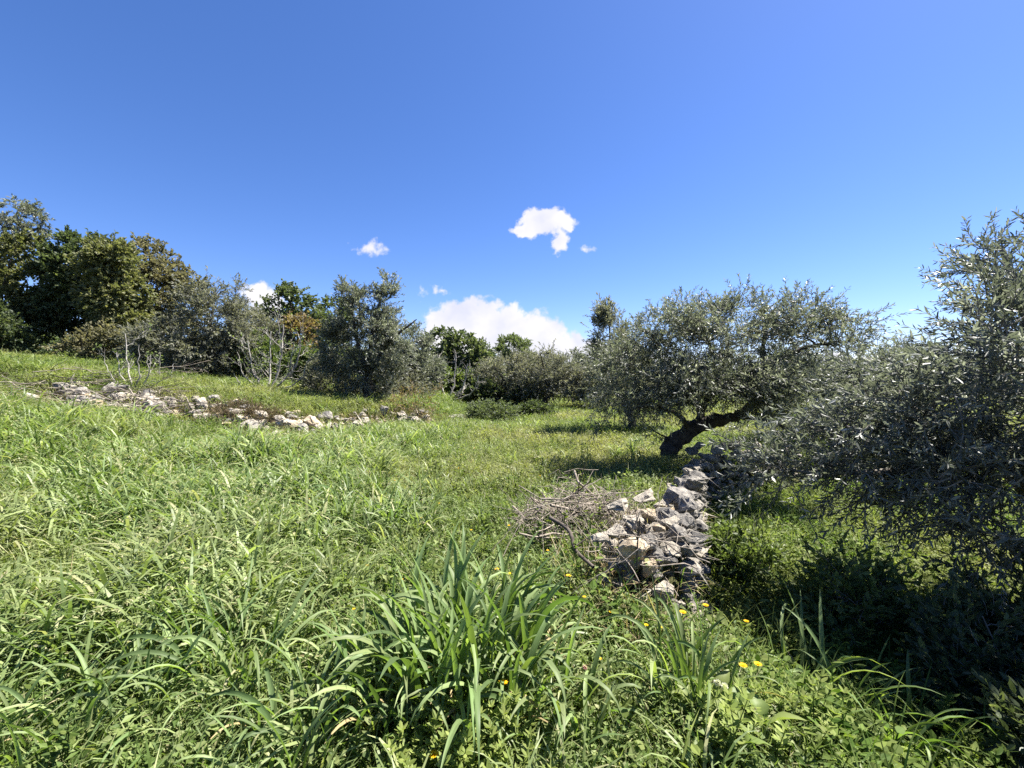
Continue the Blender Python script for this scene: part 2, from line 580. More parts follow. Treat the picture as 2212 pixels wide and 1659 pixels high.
M['pale'] = leaf_mat('pale_leaf', [(0, (.09, .115, .06)), (1, (.19, .22, .13))], .42, .5, .3)
M['rust'] = leaf_mat('rust_leaf', [(0, (.19, .12, .075)), (.4, (.23, .17, .09)), (1, (.19, .19, .08))], .42, .5, .3)
M['drybush'] = leaf_mat('dry_bush_leaf', [(0, (.07, .05, .033)), (.6, (.15, .115, .07)), (1, (.27, .21, .13))], .25, .7, .1)
M['meadow'] = leaf_mat('meadow_leaf', [(0, (.066, .108, .024)), (.5, (.138, .189, .055)), (.9, (.23, .264, .105)), (1, (.4, .36, .21))], .45, .5, .2, tint_col=(.28, .27, .13))
M['oat'] = leaf_mat('oat_leaf', [(0, (.08, .13, .032)), (.5, (.156, .21, .074)), (.9, (.268, .322, .132)), (1, (.42, .38, .23))], .44, .45, .3, tint_col=(.27, .29, .13))
M['cover'] = leaf_mat('cover_leaf', [(0, (.045, .085, .016)), (.6, (.1, .155, .032)), (1, (.18, .225, .06))], .42, .6, .12, tint_col=(.22, .23, .07))
M['dry'] = leaf_mat('dry_stalk', [(0, (.16, .115, .065)), (.5, (.3, .225, .125)), (1, (.46, .38, .24))], .25, .7, .2, tint_col=(.22, .2, .09))
M['clump'] = leaf_mat('broad_grass_blade', [(0, (.088, .14, .048)), (.5, (.145, .205, .08)), (.95, (.2, .255, .105)), (1, (.3, .27, .12))], .4, .5, .22, objrand=.35, tcol=(1.2, 1.35, .4), streak=True)
M['herb'] = leaf_mat('herb_leaf', [(0, (.09, .13, .026)), (.5, (.17, .22, .05)), (1, (.26, .3, .085))], .42, .55, .2, objrand=.2)
M['broad'] = leaf_mat('broad_herb_leaf', [(0, (.08, .125, .03)), (.5, (.14, .19, .052)), (1, (.21, .25, .08))], .42, .5, .25, objrand=.2)
M['petal'] = leaf_mat('yellow_petal', [(0, (.75, .42, .01)), (1, (.85, .6, .02))], .3, .6, .2)
M['fluff'] = leaf_mat('seed_fluff', [(0, (.55, .53, .48)), (1, (.75, .73, .68))], .4, .8, .1)
M['pink'] = leaf_mat('pink_petal', [(0, (.55, .25, .3)), (1, (.7, .45, .45))], .3, .6, .2)
M['bark'] = bark_mat('olive_bark', (.022, .019, .016), (.085, .074, .062))
M['barkgrey'] = bark_mat('grey_bark', (.1, .09, .075), (.25, .225, .19))
M['fig'] = bark_mat('fig_bark', (.17, .155, .135), (.43, .405, .36), 9, .3)
M['stick'] = bark_mat('dead_wood', (.13, .105, .08), (.38, .33, .27), 14, .3)
M['stickdark'] = bark_mat('dark_dead_wood', (.035, .028, .022), (.12, .1, .08), 14, .3)
M['stone'] = stone_mat('limestone', (.5, .45, .36), (.32, .285, .235), (.42, .27, .13), .1)
M['stonegrey'] = stone_mat('lichen_limestone', (.33, .305, .265), (.17, .16, .145), (.36, .26, .15), .04)
M['stoneochre'] = stone_mat('ochre_limestone', (.6, .5, .36), (.45, .36, .25), (.5, .3, .12), .3)


def soil_mat():
    m, N, L = new_mat('meadow_soil')
    out = N.new('ShaderNodeOutputMaterial')
    tc = N.new('ShaderNodeTexCoord')
    n = N.new('ShaderNodeTexNoise'); n.inputs['Scale'].default_value = 3.0; n.inputs['Detail'].default_value = 9; n.inputs['Roughness'].default_value = .7
    L.new(tc.outputs['Object'], n.inputs['Vector'])
    r = N.new('ShaderNodeValToRGB')
    e = r.color_ramp.elements
    e[0].position = .3; e[0].color = (.03, .033, .012, 1)
    e[1].position = .72; e[1].color = (.085, .1, .032, 1)
    x = e.new(.5); x.color = (.05, .05, .02, 1)
    L.new(n.outputs['Fac'], r.inputs[0])
    b = N.new('ShaderNodeBump'); b.inputs['Strength'].default_value = .7; b.inputs['Distance'].default_value = .05
    L.new(n.outputs['Fac'], b.inputs['Height'])
    p = N.new('ShaderNodeBsdfPrincipled'); p.inputs['Roughness'].default_value = .95; p.inputs['Specular IOR Level'].default_value = .1
    L.new(r.outputs[0], p.inputs['Base Color']); L.new(b.outputs[0], p.inputs['Normal'])
    L.new(p.outputs[0], out.inputs[0])
    return m


M['soil'] = soil_mat()

# ------------------------------------------------------------------ ground


def axis(n, fine, far):
    t = np.linspace(-1, 1, n)
    k = 5.2
    return np.sinh(t * k) / math.sinh(k) * far + t * fine


def build_ground():
    xs = axis(241, 9.0, 900)
    ys = axis(301, 16.0, 1000)[95:] + 2.5
    X, Y = np.meshgrid(xs, ys)
    Z = H(X, Y)
    v = np.stack([X, Y, Z], -1).reshape(-1, 3)
    ny, nx = X.shape
    i = np.arange(nx * ny).reshape(ny, nx)
    q = np.stack([i[:-1, :-1], i[:-1, 1:], i[1:, 1:], i[1:, :-1]], -1).reshape(-1, 4)
    g = Geo(); g.add(v, q)
    o = link('ground', g.mesh('ground', [M['soil']]))
    o['kind'] = 'structure'
    o['label'] = 'uneven grassy field rising to a terraced slope'


build_ground()

# ------------------------------------------------------------------ trees


def grow_tree(name, label, limbs, blobs, mats, n_clusters=60, twigs=10, twig_len=.45, leaf_n=16, leaf=(.07, .016),
              up=.35, out=.7, droop=.15, limb_parts=False, group=None, cat='tree', fine=False, shell=.55, spread=.18,
              base=None, rnd_shift=0.0, seedv=1, twig_r=.004, leafy_parts=1, ang=(.25, 1.0), pairs=False):
    """limbs: list of (points, r0, r1); blobs: list of (centre, radii, weight)"""
    rng = np.random.default_rng(seedv)
    base = np.asarray(limbs[0][0][0] if base is None else base, float)
    root = thing(name, label, cat, base, group)
    wood = Geo()
    nodes, nrad = [], []
    limb_geos = []
    for li, (pts, r0, r1) in enumerate(limbs):
        n = max(8, 5 * len(pts))
        c = spline(pts, n)
        c = c + np.concatenate([np.zeros((1, 3)), rng.normal(0, .16 * (r0 + r1) * .5, (n - 2, 3)), np.zeros((1, 3))])
        t = np.linspace(0, 1, n)
        rad = r0 + (r1 - r0) * t ** .8
        if li == 0:
            rad = rad * (1 + .7 * np.exp(-t * 9))
        rad = rad * (1 + rng.normal(0, .06, n))
        gg = Geo() if li > 0 else wood
        tubes(gg, [c - base], [rad], 10)
        if gg is not wood:
            limb_geos.append(gg)
        lo = n // 3 if li == 0 else 1
        nodes += list(c[lo:]); nrad += list(rad[lo:])
    nodes = np.array(nodes); nrad = np.array(nrad)
    wts = np.array([b[2] for b in blobs], float); wts /= wts.sum()
    bi = rng.choice(len(blobs), n_clusters, p=wts)
    ctr = np.array([b[0] for b in blobs])[bi]; rad3 = np.array([b[1] for b in blobs])[bi]
    dirs = unit(rng.normal(size=(n_clusters, 3)))
    rr = rng.random(n_clusters) ** (1 / 3.0)
    rr = rr * (1 - shell) + shell * (.72 + .28 * rng.random(n_clusters))
    C = ctr + dirs * rad3 * rr[:, None]
    gzv = H(C[:, 0], C[:, 1]) + .12
    C[:, 2] = np.maximum(C[:, 2], gzv)
    cc = np.average(np.array([b[0] for b in blobs]), axis=0, weights=wts)
    order = np.argsort([np.min(np.linalg.norm(nodes - c, axis=1)) for c in C])
    BP, BR = [], []
    NB = 7
    t = np.linspace(0, 1, NB)
    paths = np.zeros((n_clusters, NB, 3))
    for i in order:
        e = C[i]
        d = np.linalg.norm(nodes - e, axis=1)
        k = int(np.argmin(d + .25 * np.maximum(0, nodes[:, 2] - e[2])))
        s, ln = nodes[k], d[k]
        mid = s + (e - s) * .5 + rng.normal(0, .12, 3) * ln + np.array([0, 0, .1 * ln])
        p = (1 - t)[:, None] ** 2 * s + 2 * (t * (1 - t))[:, None] * mid + t[:, None] ** 2 * e
        p[1:-1] += rng.normal(0, .025 * ln, (NB - 2, 3))
        r0 = min(nrad[k] * .75, .01 + .022 * ln)
        r = np.maximum(r0 * (1 - .75 * t), .004)
        BP.append(p); BR.append(r); paths[i] = p
        nodes = np.vstack([nodes, p[2:]]); nrad = np.concatenate([nrad, r[2:]])
    bw = Geo(); tubes(bw, np.array(BP) - base, np.array(BR), 5)
    # twigs
    TW = n_clusters * twigs
    ci = np.repeat(np.arange(n_clusters), twigs)
    tt = .45 + .55 * rng.random(TW)
    a = tt * (NB - 1); i0 = np.minimum(a.astype(int), NB - 2); fr = (a - i0)[:, None]
    st = paths[ci, i0] * (1 - fr) + paths[ci, i0 + 1] * fr
    st = st + rng.normal(0, spread, (TW, 3)) * np.minimum(1, tt)[:, None] * .5
    outward = unit(C[ci] - cc)
    dr = unit(outward * out + unit(rng.normal(size=(TW, 3))) * .9 + np.array([0, 0, up]))
    ln = twig_len * rng.uniform(.5, 1.15, TW)
    NT = 5
    s = np.linspace(0, 1, NT)
    P = st[:, None] + dr[:, None] * (ln[:, None] * s)[..., None]
    P[..., 2] -= droop * (ln[:, None] * s ** 2)
    side = unit(np.cross(dr, rng.normal(size=(TW, 3))))
    P = P + side[:, None] * (np.sin(s * 3.1)[None] * ln[:, None] * .1)[..., None]
    zf = H(P[..., 0], P[..., 1]) + .04
    P[..., 2] = np.maximum(P[..., 2], zf)
    nparts = leafy_parts
    ctone = rng.random(n_clusters)
    part_of = ci * nparts // n_clusters if nparts == 1 else None
    if nparts > 1:      # group clusters by direction from the crown's middle into boughs
        dirc = np.arctan2(C[:, 1] - cc[1], C[:, 0] - cc[0]) + 0.8 * (C[:, 2] > cc[2])
        rank = np.argsort(np.argsort(dirc)) * nparts // n_clusters
        part_of = rank[ci]
    link('trunk', wood.mesh(name + '_trunk', [mats[1]]), root)
    bwo = link('branchwork', bw.mesh(name + '_branchwork', [mats[1]]), root); bwo['kind'] = 'stuff'
    for gg in limb_geos:
        link('limb', gg.mesh(name + '_limb', [mats[1]]), root)
    for pi in range(nparts):
        sel = np.nonzero(part_of == pi)[0]
        g = Geo()
        kk = np.arange(NT) if fine else np.array([0, 2, NT - 1])
        tubes(g, P[sel][:, kk] - base, twig_r * (1.1 - s[kk])[None] * np.ones((len(sel), 1)), 3, mat=1)
        m = len(sel) * leaf_n
        ti = np.repeat(sel, leaf_n)
        u_ = np.tile((np.arange(leaf_n) + .5) / leaf_n, len(sel)) * .88 + .12 + rng.normal(0, .02, m)
        u_ = np.clip(u_, .05, 1)
        a = u_ * (NT - 1); j = np.minimum(a.astype(int), NT - 2); f = (a - j)[:, None]
        B = P[ti, j] * (1 - f) + P[ti, j + 1] * f
        tg = unit(P[ti, j + 1] - P[ti, j])
        if pairs:       # opposite pairs, each turned a quarter from the last
            ph = np.repeat(rng.uniform(0, 6.28, len(sel)), leaf_n)
            li_ = np.tile(np.arange(leaf_n), len(sel))
            th_ = ph + (li_ // 2 % 2) * 1.57 + (li_ % 2) * 3.14 + rng.normal(0, .25, m)
            U_ = unit(np.cross(tg, np.array([0.3, 0.2, 1.0]))); V_ = np.cross(tg, U_)
            rad_ = U_ * np.cos(th_)[:, None] + V_ * np.sin(th_)[:, None]
            u_ = np.clip(.1 + .9 * (li_ // 2 + .5 + li_ % 2 * .15) / (leaf_n / 2), .05, 1)
            a = u_ * (NT - 1); j = np.minimum(a.astype(int), NT - 2); f = (a - j)[:, None]
            B = P[ti, j] * (1 - f) + P[ti, j + 1] * f
        else:
            rad_ = unit(np.cross(tg, rng.normal(size=(m, 3))))
        an = rng.uniform(ang[0], ang[1], (m, 1))
        D = tg * np.cos(an) + rad_ * np.sin(an)
        ls = rng.uniform(.65, 1.2, m)
        tone = np.clip(rng.beta(1.6, 2.2, m) + rnd_shift + .42 * (ctone[ci[ti]] - .5), 0, 1)
        leaves(g, B - base, D, leaf[0] * ls, leaf[1] * ls * rng.uniform(.8, 1.2, m), tone, 0, fine)
        link('crown' if nparts == 1 else 'leafy_bough', g.mesh(name + '_crown', [mats[0], mats[1]], smooth_shade=False), root)
    return root


def blob(px, py, rx, rz, d, ry=None, w=None):
    """ellipsoid of foliage: photo pixel centre and half sizes at depth d"""
    c = at(px, py, d)
    s = d / F
    rx_m, rz_m = rx * s, rz * s
    ry_m = rx_m * .9 if ry is None else ry
    return (c, np.array([rx_m, ry_m, rz_m]), (rx_m * ry_m * rz_m) if w is None else w)


def auto_limbs(base, blobs, r=.14, n=3, seedv=0, fork=.45):
    rng = np.random.default_rng(seedv + 500)
    cc = np.average(np.array([b[0] for b in blobs]), axis=0, weights=[b[2] for b in blobs])
    base = np.array([base[0], base[1], Hs(base[0], base[1]) - .08])
    top = base + (cc - base) * np.array([fork, fork, fork])
    mid = base + (top - base) * .5 + rng.normal(0, .12, 3) * np.array([1, 1, 0])
    limbs = [([base, mid, top], r, r * .7)]
    for i in range(n):
        b = blobs[i % len(blobs)]
        e = b[0] + rng.normal(0, .45, 3) * b[1] + np.array([0, 0, .2 * b[1][2]])
        m = top + (e - top) * .5 + rng.normal(0, .15, 3) * np.linalg.norm(e - top) * .5
        limbs.append(([top, m, e], r * .6, r * .15))
    return limbs


# ---- the leaning olive by the wall
d = 7.2
def A(px, py, dd=0.0):
    return at(px, py, d + dd)
lean = [
    ([gz(A(1440, 1006)) - np.array([0, 0, .12]), A(1450, 968), A(1482, 935), A(1522, 912), A(1560, 908)], .155, .115),
    ([A(1556, 908), A(1600, 893), A(1632, 862), A(1648, 815), A(1676, 790), A(1722, 757), A(1768, 745, -.1), A(1806, 738, -.2)], .095, .02),
    ([A(1646, 818), A(1650, 780, .2), A(1648, 740, .3), A(1655, 690, .4)], .06, .02),
    ([A(1510, 915), A(1518, 880, .1), A(1540, 840, .2), A(1545, 780, .3), A(1520, 720, .4)], .08, .02),
    ([A(1516, 885), A(1480, 850, -.2), A(1440, 820, -.4), A(1390, 800, -.4)], .075, .02),
    ([A(1486, 930), A(1470, 900, -.3), A(1420, 880, -.6), A(1370, 880, -.8)], .05, .015),
    ([A(1580, 900), A(1640, 905, -.3), A(1690, 920, -.6), A(1730, 960, -.8)], .04, .012),
]
grow_tree('olive_tree', 'olive tree with a thick dark leaning trunk beside the end of the dry stone wall', lean, [
    blob(1500, 760, 150, 105, 7.2, 1.2), blob(1640, 735, 120, 85, 7.3, 1.1), blob(1390, 800, 115, 90, 7.0, 1.0),
    blob(1770, 725, 95, 55, 7.1, .7), blob(1560, 815, 130, 55, 6.9, 1.1), blob(1350, 880, 70, 70, 6.8, .8),
    blob(1500, 700, 75, 50, 7.3, .8), blob(1850, 722, 35, 25, 7.0, .3), blob(1400, 930, 55, 45, 6.8, .6),
    blob(1690, 850, 90, 75, 6.9, .8), blob(1620, 820, 90, 45, 6.5, .4, .3), blob(1450, 830, 80, 45, 6.4, .4, .3), blob(1600, 700, 130, 60, 7.2, 1.0), blob(1430, 730, 80, 60, 7.2, .9), blob(1720, 690, 70, 45, 7.2, .7)],
    (M['olive'], M['bark']), n_clusters=320, twigs=12, twig_len=.4, leaf_n=18, leaf=(.07, .017), up=.4, out=.45,
    limb_parts=True, shell=.35, spread=.2, seedv=21, cat='tree', pairs=True)

# ---- the near olive at the picture's right side
d = 3.4
tb = np.array([4.7, 3.5, 0.0]); tb[2] = Hs(tb[0], tb[1])
Q = lambda x, y, z: np.array([x, y, z])
near = [
    ([tb - Q(0, 0, .1), tb + Q(-.05, .02, .4), tb + Q(-.15, .05, .85)], .2, .15),
    ([tb + Q(-.15, .05, .8), Q(4.1, 3.6, 1.0), Q(3.5, 3.7, 1.2), Q(2.9, 3.8, 1.05)], .09, .02),
    ([tb + Q(-.15, .05, .8), Q(4.4, 3.5, 1.3), Q(4.35, 3.4, 1.8), Q(4.5, 3.3, 2.4)], .11, .025),
    ([tb + Q(-.15, .05, .8), Q(4.6, 3.1, 1.0), Q(4.0, 2.8, 1.15), Q(3.4, 2.6, 1.0)], .08, .018),
    ([tb + Q(-.15, .05, .8), Q(5.0, 3.9, 1.4), Q(5.1, 4.2, 2.1), Q(4.9, 4.3, 2.9)], .1, .02),
    ([Q(4.1, 3.6, 1.0), Q(3.4, 3.5, .85), Q(2.8, 3.6, .78), Q(2.45, 3.7, .78)], .05, .012),
]
grow_tree('olive_tree', 'large silvery olive tree whose drooping branches fill the side beyond the wall', near, [
    (Q(4.5, 3.5, 1.5), Q(1.15, 1.1, 1.0), 3.0), (Q(3.75, 3.5, 1.3), Q(.85, .85, .65), 1.7), (Q(3.2, 3.65, 1.0), Q(.65, .5, .36), .9),
    (Q(2.6, 3.8, .78), Q(.45, .35, .16), .3), (Q(3.7, 2.8, .85), Q(.7, .5, .45), .8), (Q(4.4, 2.7, .9), Q(1.0, .8, .65), 1.5),
    (Q(5.0, 3.6, 2.3), Q(.75, .8, .5), .9), (Q(5.4, 4.0, 2.7), Q(.8, .9, .6), .8), (Q(3.3, 3.3, .5), Q(.55, .5, .3), .45), (Q(5.6, 3.2, 1.4), Q(.9, 1.1, .9), 1.5)],
    (M['olive_near'], M['barkgrey']), n_clusters=240, twigs=9, twig_len=.58, leaf_n=28, leaf=(.07, .0155), up=.38, out=.6, droop=.15, pairs=True,
    limb_parts=True, shell=.3, spread=.2, fine=True, seedv=33, leafy_parts=12, twig_r=.0055, ang=(.35, 1.1))

def under(label, x, y, rx, ry, h, leafm, seedv, n=60, leaf=(.06, .026)):
    z = Hs(x, y)
    bb = [(Q(x, y, z + h * .55), Q(rx, ry, h * .45), 1.0), (Q(x - rx * .5, y - .1, z + h * .35), Q(rx * .6, ry * .7, h * .35), .5), (Q(x + rx * .5, y + .1, z + h * .4), Q(rx * .6, ry * .7, h * .4), .5)]
    grow_tree('shrub', label, auto_limbs((x, y), bb, .02, 4, seedv, .3), bb, (M[leafm], M['barkgrey']), n_clusters=n, twigs=9, twig_len=.26, leaf_n=12, leaf=leaf, up=.6, out=.5, droop=.1,
              shell=.3, spread=.12, seedv=seedv, cat='shrub', fine=True, twig_r=.003)


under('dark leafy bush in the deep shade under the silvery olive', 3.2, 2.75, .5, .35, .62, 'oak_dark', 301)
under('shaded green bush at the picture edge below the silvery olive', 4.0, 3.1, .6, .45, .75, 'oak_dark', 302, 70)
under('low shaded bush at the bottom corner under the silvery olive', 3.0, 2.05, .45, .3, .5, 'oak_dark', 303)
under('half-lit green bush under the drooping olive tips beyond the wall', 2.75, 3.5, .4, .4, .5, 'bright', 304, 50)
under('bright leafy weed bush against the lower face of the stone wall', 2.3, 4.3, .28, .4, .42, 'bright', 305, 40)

# ---- olive behind, right of the leaning one
bl = [blob(1800, 850, 120, 80, 9.6, 1.3), blob(1900, 830, 110, 75, 9.8, 1.2), blob(1720, 880, 80, 70, 9.2, .9), blob(1990, 800, 90, 75, 10, 1.2), blob(2100, 790, 120, 90, 10.4, 1.3), blob(1850, 930, 130, 50, 9.4, 1.1), blob(1700, 800, 70, 50, 9.6, .9), blob(1780, 790, 80, 45, 9.8, .9), blob(1640, 930, 90, 60, 8.9, .8)]
grow_tree('olive_tree', 'spreading olive tree standing behind the silvery drooping branches', auto_limbs(gz(at(1872, 985, 9.8)), bl, .17, 5, 3),
          bl, (M['olive'], M['bark']), n_clusters=210, twigs=12, twig_len=.45, leaf_n=15, leaf=(.085, .023), up=.25, pairs=True, seedv=5, shell=.35)

# ---- tall-shoot olive behind the leaning one
bl = [blob(1315, 740, 42, 60, 11.5, .7), blob(1340, 800, 65, 65, 11.5, .9), blob(1310, 690, 16, 26, 11.4, .2, .1), blob(1400, 850, 70, 60, 11.5, .8)]
grow_tree('olive_tree', 'narrow olive tree with an upright leafy shoot behind the leaning olive', auto_limbs(gz(at(1350, 890, 11.6)), bl, .12, 4, 8),
          bl, (M['olive_grey'], M['bark']), n_clusters=120, twigs=12, twig_len=.42, leaf_n=15, leaf=(.09, .026), up=.7, seedv=6, shell=.3)

# ---- round olive on the terrace
bl = [blob(785, 755, 88, 85, 14.2, 1.25), blob(800, 690, 68, 62, 14.2, 1.0), blob(830, 640, 28, 42, 14.2, .4, .25), blob(755, 645, 28, 32, 14.2, .4, .22),
      blob(740, 760, 50, 60, 14.2, .8), blob(850, 740, 46, 62, 14.2, .8), blob(800, 820, 58, 36, 14.0, .8), blob(832, 600, 9, 22, 14.2, .15, .03)]
bs = gz(at(800, 872, 14.2))
ol = [([bs - Q(0, 0, .1), at(797, 845, 14.2), at(792, 810, 14.2)], .24, .17),
      ([at(792, 812, 14.2), at(778, 760, 14.0), at(765, 700, 14.0), at(755, 650, 14.1)], .11, .02),
      ([at(795, 812, 14.2), at(820, 770, 14.2), at(845, 735, 14.0), at(880, 705, 13.9), at(900, 690, 13.9)], .09, .015),
      ([at(793, 815, 14.2), at(802, 740, 14.5), at(815, 670, 14.5), at(830, 605, 14.4)], .1, .015)]
grow_tree('olive_tree', 'round bushy olive tree with a spiky top growing above the rubble', ol, bl, (M['olive'], M['bark']), n_clusters=190, twigs=13,
          twig_len=.5, leaf_n=15, leaf=(.11, .032), up=.5, out=.6, seedv=9, shell=.5, limb_parts=True)

# ---- background trees: (name, label, base px, depth, blobs, material, bark, options)
def back(name, label, bpx, dd, bl, leafm, barkm='bark', r=.14, nl=3, fork=.5, **kw):
    b = gz(at(bpx[0], bpx[1], dd))
    bb = [blob(*q[:4], dd + (q[4] if len(q) > 4 else 0), None) for q in bl]
    o = dict(n_clusters=80, twigs=11, twig_len=.6, leaf_n=14, leaf=(.13, .05), up=.25, out=.6, shell=.5)
    o.update(kw)
    o['n_clusters'] = int(o['n_clusters'] * 1.45); o['leaf'] = (o['leaf'][0] * 1.15, o['leaf'][1] * 1.4)
    return grow_tree(name, label, auto_limbs(b, bb, r, nl, kw.get('seedv', 1), fork), bb, (M[leafm], M[barkm]), **o)


back('olive_tree', 'thin grey olive tree with a dark crooked trunk left of the bare fig', (482, 828), 16.5,
     [(470, 690, 55, 60), (500, 640, 32, 36), (440, 660, 45, 45), (515, 700, 34, 44), (480, 740, 40, 40)], 'olive_grey', seedv=41, r=.15, nl=4,
     leaf=(.11, .028), n_clusters=70, twigs=9, fork=.55)
back('shrub', 'low grey-leaved bush spreading between the dark grove and the thin olive', (400, 815), 16,
     [(370, 740, 70, 48), (420, 770, 60, 42), (330, 760, 48, 34), (450, 790, 40, 30)], 'olive_grey', seedv=42, r=.06, nl=5, fork=.25, cat='shrub',
     leaf=(.11, .03), n_clusters=80, twigs=10)
back('evergreen_tree', 'dense green tree with pale yellowish tips at the end of the dark grove', (40, 762), 20,
     [(55, 600, 75, 85), (20, 680, 90, 60), (90, 660, 45, 70), (-60, 640, 80, 110), (90, 560, 40, 40)], 'oak', seedv=43, n_clusters=130, twigs=13, leaf=(.13, .07), r=.18, shell=.65)
back('evergreen_tree', 'thin high treetop rising above the grove', (-10, 745), 25,
     [(10, 480, 80, 50), (50, 490, 50, 32), (-60, 520, 90, 90)], 'olive', seedv=44, n_clusters=70, twigs=10, leaf=(.15, .05), r=.2, shell=.4)
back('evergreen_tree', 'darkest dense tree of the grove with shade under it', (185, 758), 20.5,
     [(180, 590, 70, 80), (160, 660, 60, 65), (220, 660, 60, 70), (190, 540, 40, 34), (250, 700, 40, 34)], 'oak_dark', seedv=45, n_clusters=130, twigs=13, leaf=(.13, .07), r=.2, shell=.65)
back('evergreen_tree', 'yellowish brown tree between the dark grove tree and the grey dome', (265, 756), 19.5,
     [(240, 580, 48, 62), (265, 660, 45, 70), (235, 640, 44, 70), (280, 710, 35, 34)], 'oak', seedv=46, n_clusters=95, twigs=13, leaf=(.13, .07), r=.14, shell=.6, rnd_shift=.08)
back('evergreen_tree', 'wide dome-shaped tree with brownish fuzzy edge sloping down beside the grove', (330, 770), 23,
     [(300, 590, 80, 68), (350, 640, 75, 75), (390, 690, 65, 65), (300, 690, 60, 60), (260, 560, 44, 36), (400, 620, 40, 40)], 'buds', seedv=47, n_clusters=150, twigs=12, leaf=(.13, .06), r=.2, shell=.65)
back('evergreen_tree', 'dark green carob tree behind the bare fig, below the small white cloud', (625, 815), 24,
     [(625, 660, 48, 42), (590, 700, 45, 40), (670, 690, 45, 42), (640, 740, 70, 50), (560, 740, 45, 50)], 'carob', seedv=48, n_clusters=100, twigs=12, leaf=(.14, .075), r=.16, shell=.55)
back('evergreen_tree', 'green treetop peeking out behind the round bushy olive', (715, 830), 27,
     [(720, 680, 45, 40), (700, 740, 50, 60)], 'carob', seedv=49, n_clusters=60, leaf=(.15, .08), shell=.6)
back('shrub', 'rust and yellow leaved shrub behind the upper branches of the bare fig', (655, 800), 21,
     [(650, 700, 26, 16), (640, 740, 28, 34)], 'rust', seedv=50, n_clusters=26, twigs=9, leaf=(.13, .07), r=.05, cat='shrub')
back('olive_tree', 'smooth grey-green olive tree touching the far side of the round olive', (880, 862), 18,
     [(890, 755, 42, 48), (860, 790, 50, 48), (915, 800, 38, 44), (880, 820, 50, 30)], 'olive', seedv=51, leaf=(.11, .028), n_clusters=85, r=.14, rnd_shift=.05, up=.6)
back('evergreen_tree', 'bright green rounded tree behind the white branched fig under the big cloud', (985, 850), 24,
     [(950, 755, 40, 40), (1000, 765, 42, 44), (1030, 790, 34, 40), (970, 800, 50, 40)], 'carob', seedv=52, leaf=(.14, .075), n_clusters=90, rnd_shift=.15, shell=.6)
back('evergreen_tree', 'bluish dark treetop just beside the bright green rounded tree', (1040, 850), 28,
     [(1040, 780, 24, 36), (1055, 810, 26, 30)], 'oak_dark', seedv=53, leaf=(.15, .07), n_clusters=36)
back('pale_tree', 'pale feathery grey-green tree in front of the big cloud', (1105, 855), 31,
     [(1108, 765, 38, 36), (1095, 800, 44, 34), (1125, 790, 34, 34)], 'pale', seedv=54, leaf=(.17, .05), n_clusters=70, up=.6)
back('olive_tree', 'grey-brown leafless-looking olive with two trunks below the feathery tree', (1085, 862), 21,
     [(1100, 805, 55, 36), (1060, 815, 36, 32), (1140, 800, 45, 42), (1100, 835, 60, 22)], 'olive_grey', seedv=55, leaf=(.1, .026), n_clusters=85, rnd_shift=.1, r=.15, nl=5)
back('olive_tree', 'grey olive with low drooping crown at the far end of the meadow', (1175, 866), 20,
     [(1180, 800, 46, 48), (1220, 820, 45, 40), (1160, 835, 45, 26), (1250, 830, 36, 40)], 'olive_grey', seedv=56, leaf=(.1, .026), n_clusters=90, rnd_shift=.05, r=.15, nl=5)
back('olive_tree', 'small bluish olive far behind the end of the meadow', (1215, 862), 30,
     [(1225, 785, 40, 32), (1195, 800, 40, 30), (1260, 800, 40, 30)], 'olive', seedv=57, leaf=(.14, .04), n_clusters=60, rnd_shift=.1)
back('shrub', 'leafy green bush under the white branched fig', (945, 850), 21.5,
     [(935, 815, 30, 26), (915, 835, 26, 20), (1000, 830, 34, 24)], 'bright', seedv=58, leaf=(.13, .075), n_clusters=46, cat='shrub', r=.05)
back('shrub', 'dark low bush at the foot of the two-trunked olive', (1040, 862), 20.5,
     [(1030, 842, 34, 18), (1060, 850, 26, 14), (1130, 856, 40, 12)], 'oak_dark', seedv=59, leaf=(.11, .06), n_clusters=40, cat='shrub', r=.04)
back('shrub', 'tangled yellow-green bush behind the foot of the bare fig', (560, 828), 17.5,
     [(555, 770, 48, 40), (600, 790, 46, 34), (520, 790, 36, 32), (650, 790, 40, 36)], 'bright', seedv=60, leaf=(.11, .055), n_clusters=70, cat='shrub', r=.05, rnd_shift=-.2, twigs=8)
back('shrub', 'small brownish bush at the edge of the dark grove', (215, 762), 18,
     [(225, 735, 46, 22), (270, 740, 40, 20), (170, 748, 36, 12)], 'buds', seedv=61, leaf=(.1, .05), n_clusters=40, cat='shrub', r=.04)
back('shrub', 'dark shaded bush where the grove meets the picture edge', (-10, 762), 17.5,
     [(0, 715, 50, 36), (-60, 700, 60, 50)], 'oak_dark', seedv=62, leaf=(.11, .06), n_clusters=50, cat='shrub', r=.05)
back('shrub', 'grey bush skirting the shaded foot of the round bushy olive', (735, 866), 15.5,
     [(725, 835, 38, 30), (700, 815, 40, 40), (760, 850, 36, 18)], 'olive_grey', seedv=71, leaf=(.09, .026), n_clusters=44, cat='shrub', r=.04)
back('shrub', 'grey-green bush between the round olive and the smooth grey-green olive', (865, 862), 16.5,
     [(860, 830, 40, 34), (890, 845, 36, 22)], 'olive_grey', seedv=72, leaf=(.09, .026), n_clusters=40, cat='shrub', r=.04)
back('shrub', 'grey-leaved thicket below the thin crooked olive', (455, 826), 16.8,
     [(440, 780, 56, 44), (490, 795, 46, 36), (510, 750, 40, 48), (400, 800, 46, 26)], 'olive_grey', seedv=73, leaf=(.1, .028), n_clusters=80, cat='shrub', r=.05)
